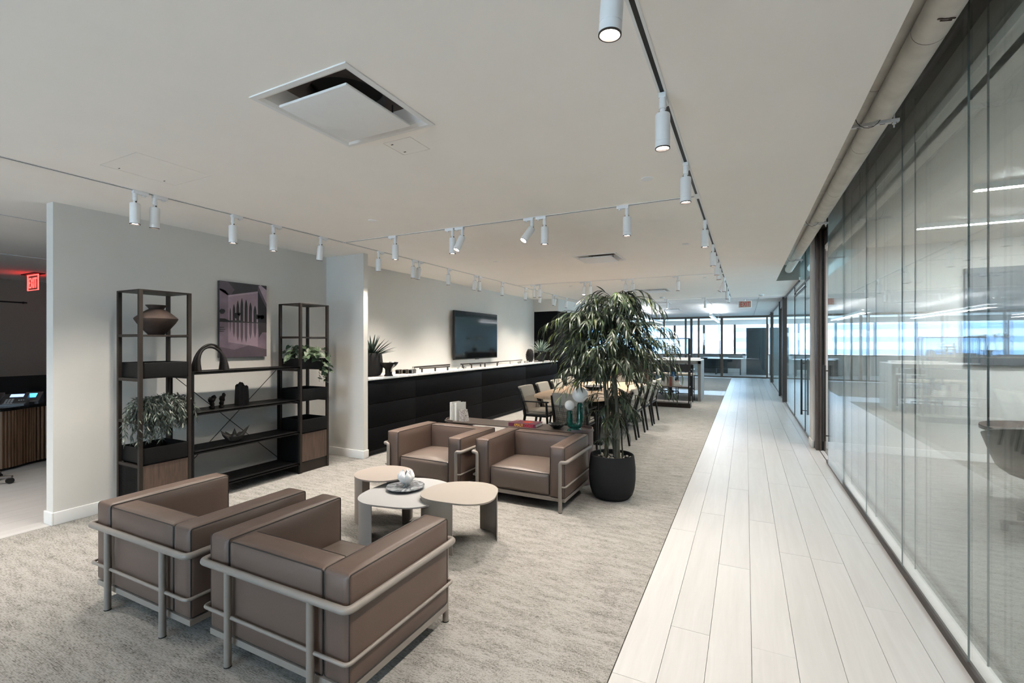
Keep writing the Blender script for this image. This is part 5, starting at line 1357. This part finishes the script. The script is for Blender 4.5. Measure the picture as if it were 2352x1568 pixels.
# workstations in the open far office (seen only in gaps and reflections)
for i, (x, y) in enumerate(((-6.6, 15.5), (-6.6, 18.2), (-4.6, 17.4))):
    t = thing('workstation', 'grey screened workstation in the open far office, %s' % ['nearest the black cupboard', 'furthest left', 'behind the bamboo crown'][i], 'desk', (x, y, 0), group='workstations in the far office')
    MB().box(0, 1.7, 0, .8, .72, .75).build('desktop', M['grey_top'], t, smooth=0); MB().box(0, 1.7, .78, .81, .1, 1.15).build('screen', M['grey_table'], t, smooth=0)
    for q in (.03, 1.63): MB().box(q, q + .04, .05, .75, 0, .72).build('leg', M['chair_black'], t, smooth=0)
    MB().rbox(.5, 1.1, .55, .58, .85, 1.2, .005).build('monitor', M['black'], t)

# ------------------------------------------------------------------ meeting room behind the glass
t = thing('wall_television', 'grey wall screen in the meeting room behind the glass', 'television', (3.2, 7.84, 1.84)); MB().rbox(-.72, .72, 0, .06, -.62, .60, .006).build('casing', M['grey_screen'], t); MB().box(-.70, .70, -.002, 0, -.60, .58).build('screen', M['grey_screen'], t, smooth=0)
t = thing('meeting_table', 'round brown meeting table behind the glass at the right edge', 'table', (2.0, 5.5, 0))
MB().prism(blob(.46, .32, .5, .5, 48, 2), .70, .735).build('tabletop', M['walnut'], t, smooth=30)
MB().cyl((.46, .32, 0), (.46, .32, .70), .04, n=16).build('column', M['chair_black'], t)
MB().lathe([(.26, 0), (.26, .012), (.05, .03)], (.46, .32, 0), 28).build('foot', M['chair_black'], t)
def shell_chair(label, x, y, rz):
    t = thing('shell_chair', label, 'chair', (x, y, 0), rz, 'shell chairs in the meeting room')
    vs = []; fs = []; nu, nv = 14, 24
    for i in range(nu + 1):
        u = i / nu
        for j in range(nv + 1):
            a = R(-150 + 300 * j / nv); hgt = .86 - .20 * (1 - math.cos(a)) / 2
            r = .02 + .25 * math.sin(min(1, u * 2.2) * PI / 2) + .15 * max(0, u - .3); z = .405 + (hgt - .405) * max(0, u - .12) ** 1.25 * 1.17
            vs.append((r * math.sin(a), -r * math.cos(a), z))
    for i in range(nu):
        for j in range(nv): q = i * (nv + 1) + j; fs.append((q, q + 1, q + nv + 2, q + nv + 1))
    n0 = len(vs); vs += [(x * .93, y * .93, z + .012) for x, y, z in vs]; fs += [tuple(i + n0 for i in f[::-1]) for f in fs]
    for j in range(nv): a = nu * (nv + 1) + j; fs.append((a, a + 1, a + 1 + n0, a + n0))
    MB().add(vs, fs).build('shell', M['shell_brown'], t, smooth=60)
    MB().lathe([(.0001, .43), (.22, .44), (.24, .47), (.22, .50), (.0001, .51)], n=24).build('seat', M['shell_brown'], t)
    MB().cyl((0, 0, .07), (0, 0, .42), .025).build('column', M['bronze'], t)
    for k in range(4):
        a = k * PI / 2 + .4; MB().rbox(0, .29, -.018, .018, .055, .08, .004).tf(Matrix.Rotation(a, 4, 'Z')).build('base_arm', M['bronze'], t)
        MB().cyl((.27 * math.cos(a), .27 * math.sin(a), 0), (.27 * math.cos(a), .27 * math.sin(a), .056), .024, n=12).build('caster', M['black'], t)
shell_chair('dark swivel shell chair behind the glass at the right edge', 2.12, 5.16, R(-12))

# ------------------------------------------------------------------ reception room on the left
t = thing('reception_counter', 'curved fluted wooden reception counter with a black stone top', 'counter', (0, 0, 0))
path = [(-7.72, 2.17), (-7.76, 2.30), (-7.86, 2.42), (-7.93, 2.58), (-7.955, 2.8), (-7.955, 3.2), (-7.955, 4.6)]
P = [Vector((x, y, 0)) for x, y in path]; pts = rounded(P, .12, 4); dist = 0; k = 0
for a, b in zip(pts[:-1], pts[1:]):
    n = max(1, int((b - a).length / .03))
    for i in range(n):
        p = a.lerp(b, (i + .5) / n); MB().cyl((p.x - .006, p.y, .035), (p.x - .006, p.y, .70), .015, n=6, caps=False).build('slat', M['reed'], t)
poly = [(p.x - .02, p.y) for p in pts] + [(-8.9, 4.6), (-8.9, 1.0), (-7.76, 1.0), (-7.76, 2.1)]
MB().prism([(x - .012, y) for x, y in poly], .03, .705).build('body', M['reed_flat'], t, smooth=0)
MB().prism([(x - .05, y) for x, y in poly], 0, .03).build('plinth', M['black'], t, smooth=0)
poly = [(p.x + .03, p.y) for p in pts] + [(-8.9, 4.6), (-8.9, 1.0), (-7.69, 1.0), (-7.69, 2.1)]
MB().prism(poly, .705, .74).build('countertop', M['counter_black'], t, smooth=0)
for z0, z1 in ((.03, .30), (.306, .505), (.511, .695)):
    MB().rbox(-7.772, -7.752, 1.1, 2.12, z0, z1, .002, 1, 0).build('drawer', M['reed_flat'], t); MB().box(-7.752, -7.735, 1.8, 2.02, z1 - .012, z1 - .004).build('handle', M['black'], t, smooth=0)
MB().box(-8.94, -8.9, -1, 4.6, 0, 1.045).build('back_screen', M['counter_black'], t, smooth=0)
t = thing('desk_phone', 'black desk telephone with blue screens on the reception counter', 'telephone', (-8.00, 2.36, .74), R(58))
def wedge(x0, x1, y0, y1, h0, h1): return MB().add([(x0, y0, 0), (x1, y0, 0), (x1, y1, 0), (x0, y1, 0), (x0, y0, h0), (x1, y0, h0), (x1, y1, h1), (x0, y1, h1)], [(0, 3, 2, 1), (4, 5, 6, 7), (0, 1, 5, 4), (1, 2, 6, 5), (2, 3, 7, 6), (3, 0, 4, 7)])
wedge(-.15, .12, -.10, .10, .02, .13).build('body', M['phone'], t, smooth=0)
sl = math.atan2(.11, .20); 
def onface(x, y, w2, h2, mat, name, th=.003):
    o = MB().rbox(-w2 / 2, w2 / 2, -h2 / 2, h2 / 2, 0, th, .001, 1, 0).build(name, M[mat], t, (x, y, .02 + .11 * (y + .10) / .2), (sl, 0, 0)); return o
onface(-.115, 0, .05, .2, 'phone', 'handset', .035); onface(.02, .06, .12, .06, 'lcd', 'screen'); onface(0.03, -.09, .2, .012, 'phone_silver', 'trim')
for i in range(3):
    for j in range(4): onface(-.05 + i * .026, -.075 + j * .022, .02, .012, 'key', 'key')
for j in range(3): onface(.06 + j * .02, -.03, .012, .012, 'key', 'key')
t = thing('phone_side_module', 'small side module with a bright blue screen beside the desk telephone', 'telephone', (-8.09, 2.555, .74), R(58))
wedge(-.075, .085, -.10, .10, .02, .13).build('body', M['phone'], t, smooth=0); onface(0, .03, .075, .09, 'lcd_blue', 'screen'); onface(0, -.085, .15, .012, 'phone_silver', 'trim')
t = thing('counter_device', 'small dark speaker box with a blue light on the reception counter', 'speaker', (-8.35, 3.02, .74), R(60)); MB().rbox(-.08, .08, -.03, .03, 0, .09, .006).build('case', M['phone'], t); MB().box(.03, .045, -.032, -.030, .04, .05).build('indicator', M['lcd_blue'], t, smooth=0)
t = thing('picture_rail', 'thin dark rail mounted on the reception room wall', 'rail', (-12.08, 2.4, 2.25)); MB().cyl((0, 0, 0), (0, 1.35, 0), .012, n=8).build('bar', M['black'], t)
for y in (.1, 1.3): MB().cyl((-.02, y, 0), (0, y, 0), .02, n=10).build('bracket', M['black'], t)
t = thing('wall_socket', 'pale electrical socket on the reception room wall', 'socket', (-12.1, 4.12, 1.12)); MB().rbox(0, .008, -.04, .04, -.06, .06, .002).build('plate', M['base'], t)
for z in (-.025, .025): MB().box(.008, .0085, -.015, .015, z - .012, z + .012).build('outlet', M['slot'], t, smooth=0)
t = thing('swivel_chair_base', 'black castor of an office chair at the left edge of the floor', 'office chair', (-7.20, 1.80, 0))
for k in range(5):
    a = k * 2 * PI / 5 + .9; MB().rbox(.02, .33, -.02, .02, .06, .085, .005).tf(Matrix.Rotation(a, 4, 'Z')).build('base_arm', M['console'], t); MB().cyl((.31 * math.cos(a) - .012, .31 * math.sin(a), .033), (.31 * math.cos(a) + .012, .31 * math.sin(a), .033), .033, n=16).build('caster', M['black'], t)
MB().cyl((0, 0, .06), (0, 0, .42), .03).build('column', M['black'], t); MB().lathe([(.0001, .42), (.17, .42), (.20, .45), (.17, .49), (.0001, .49)], n=24).build('seat', M['black'], t)
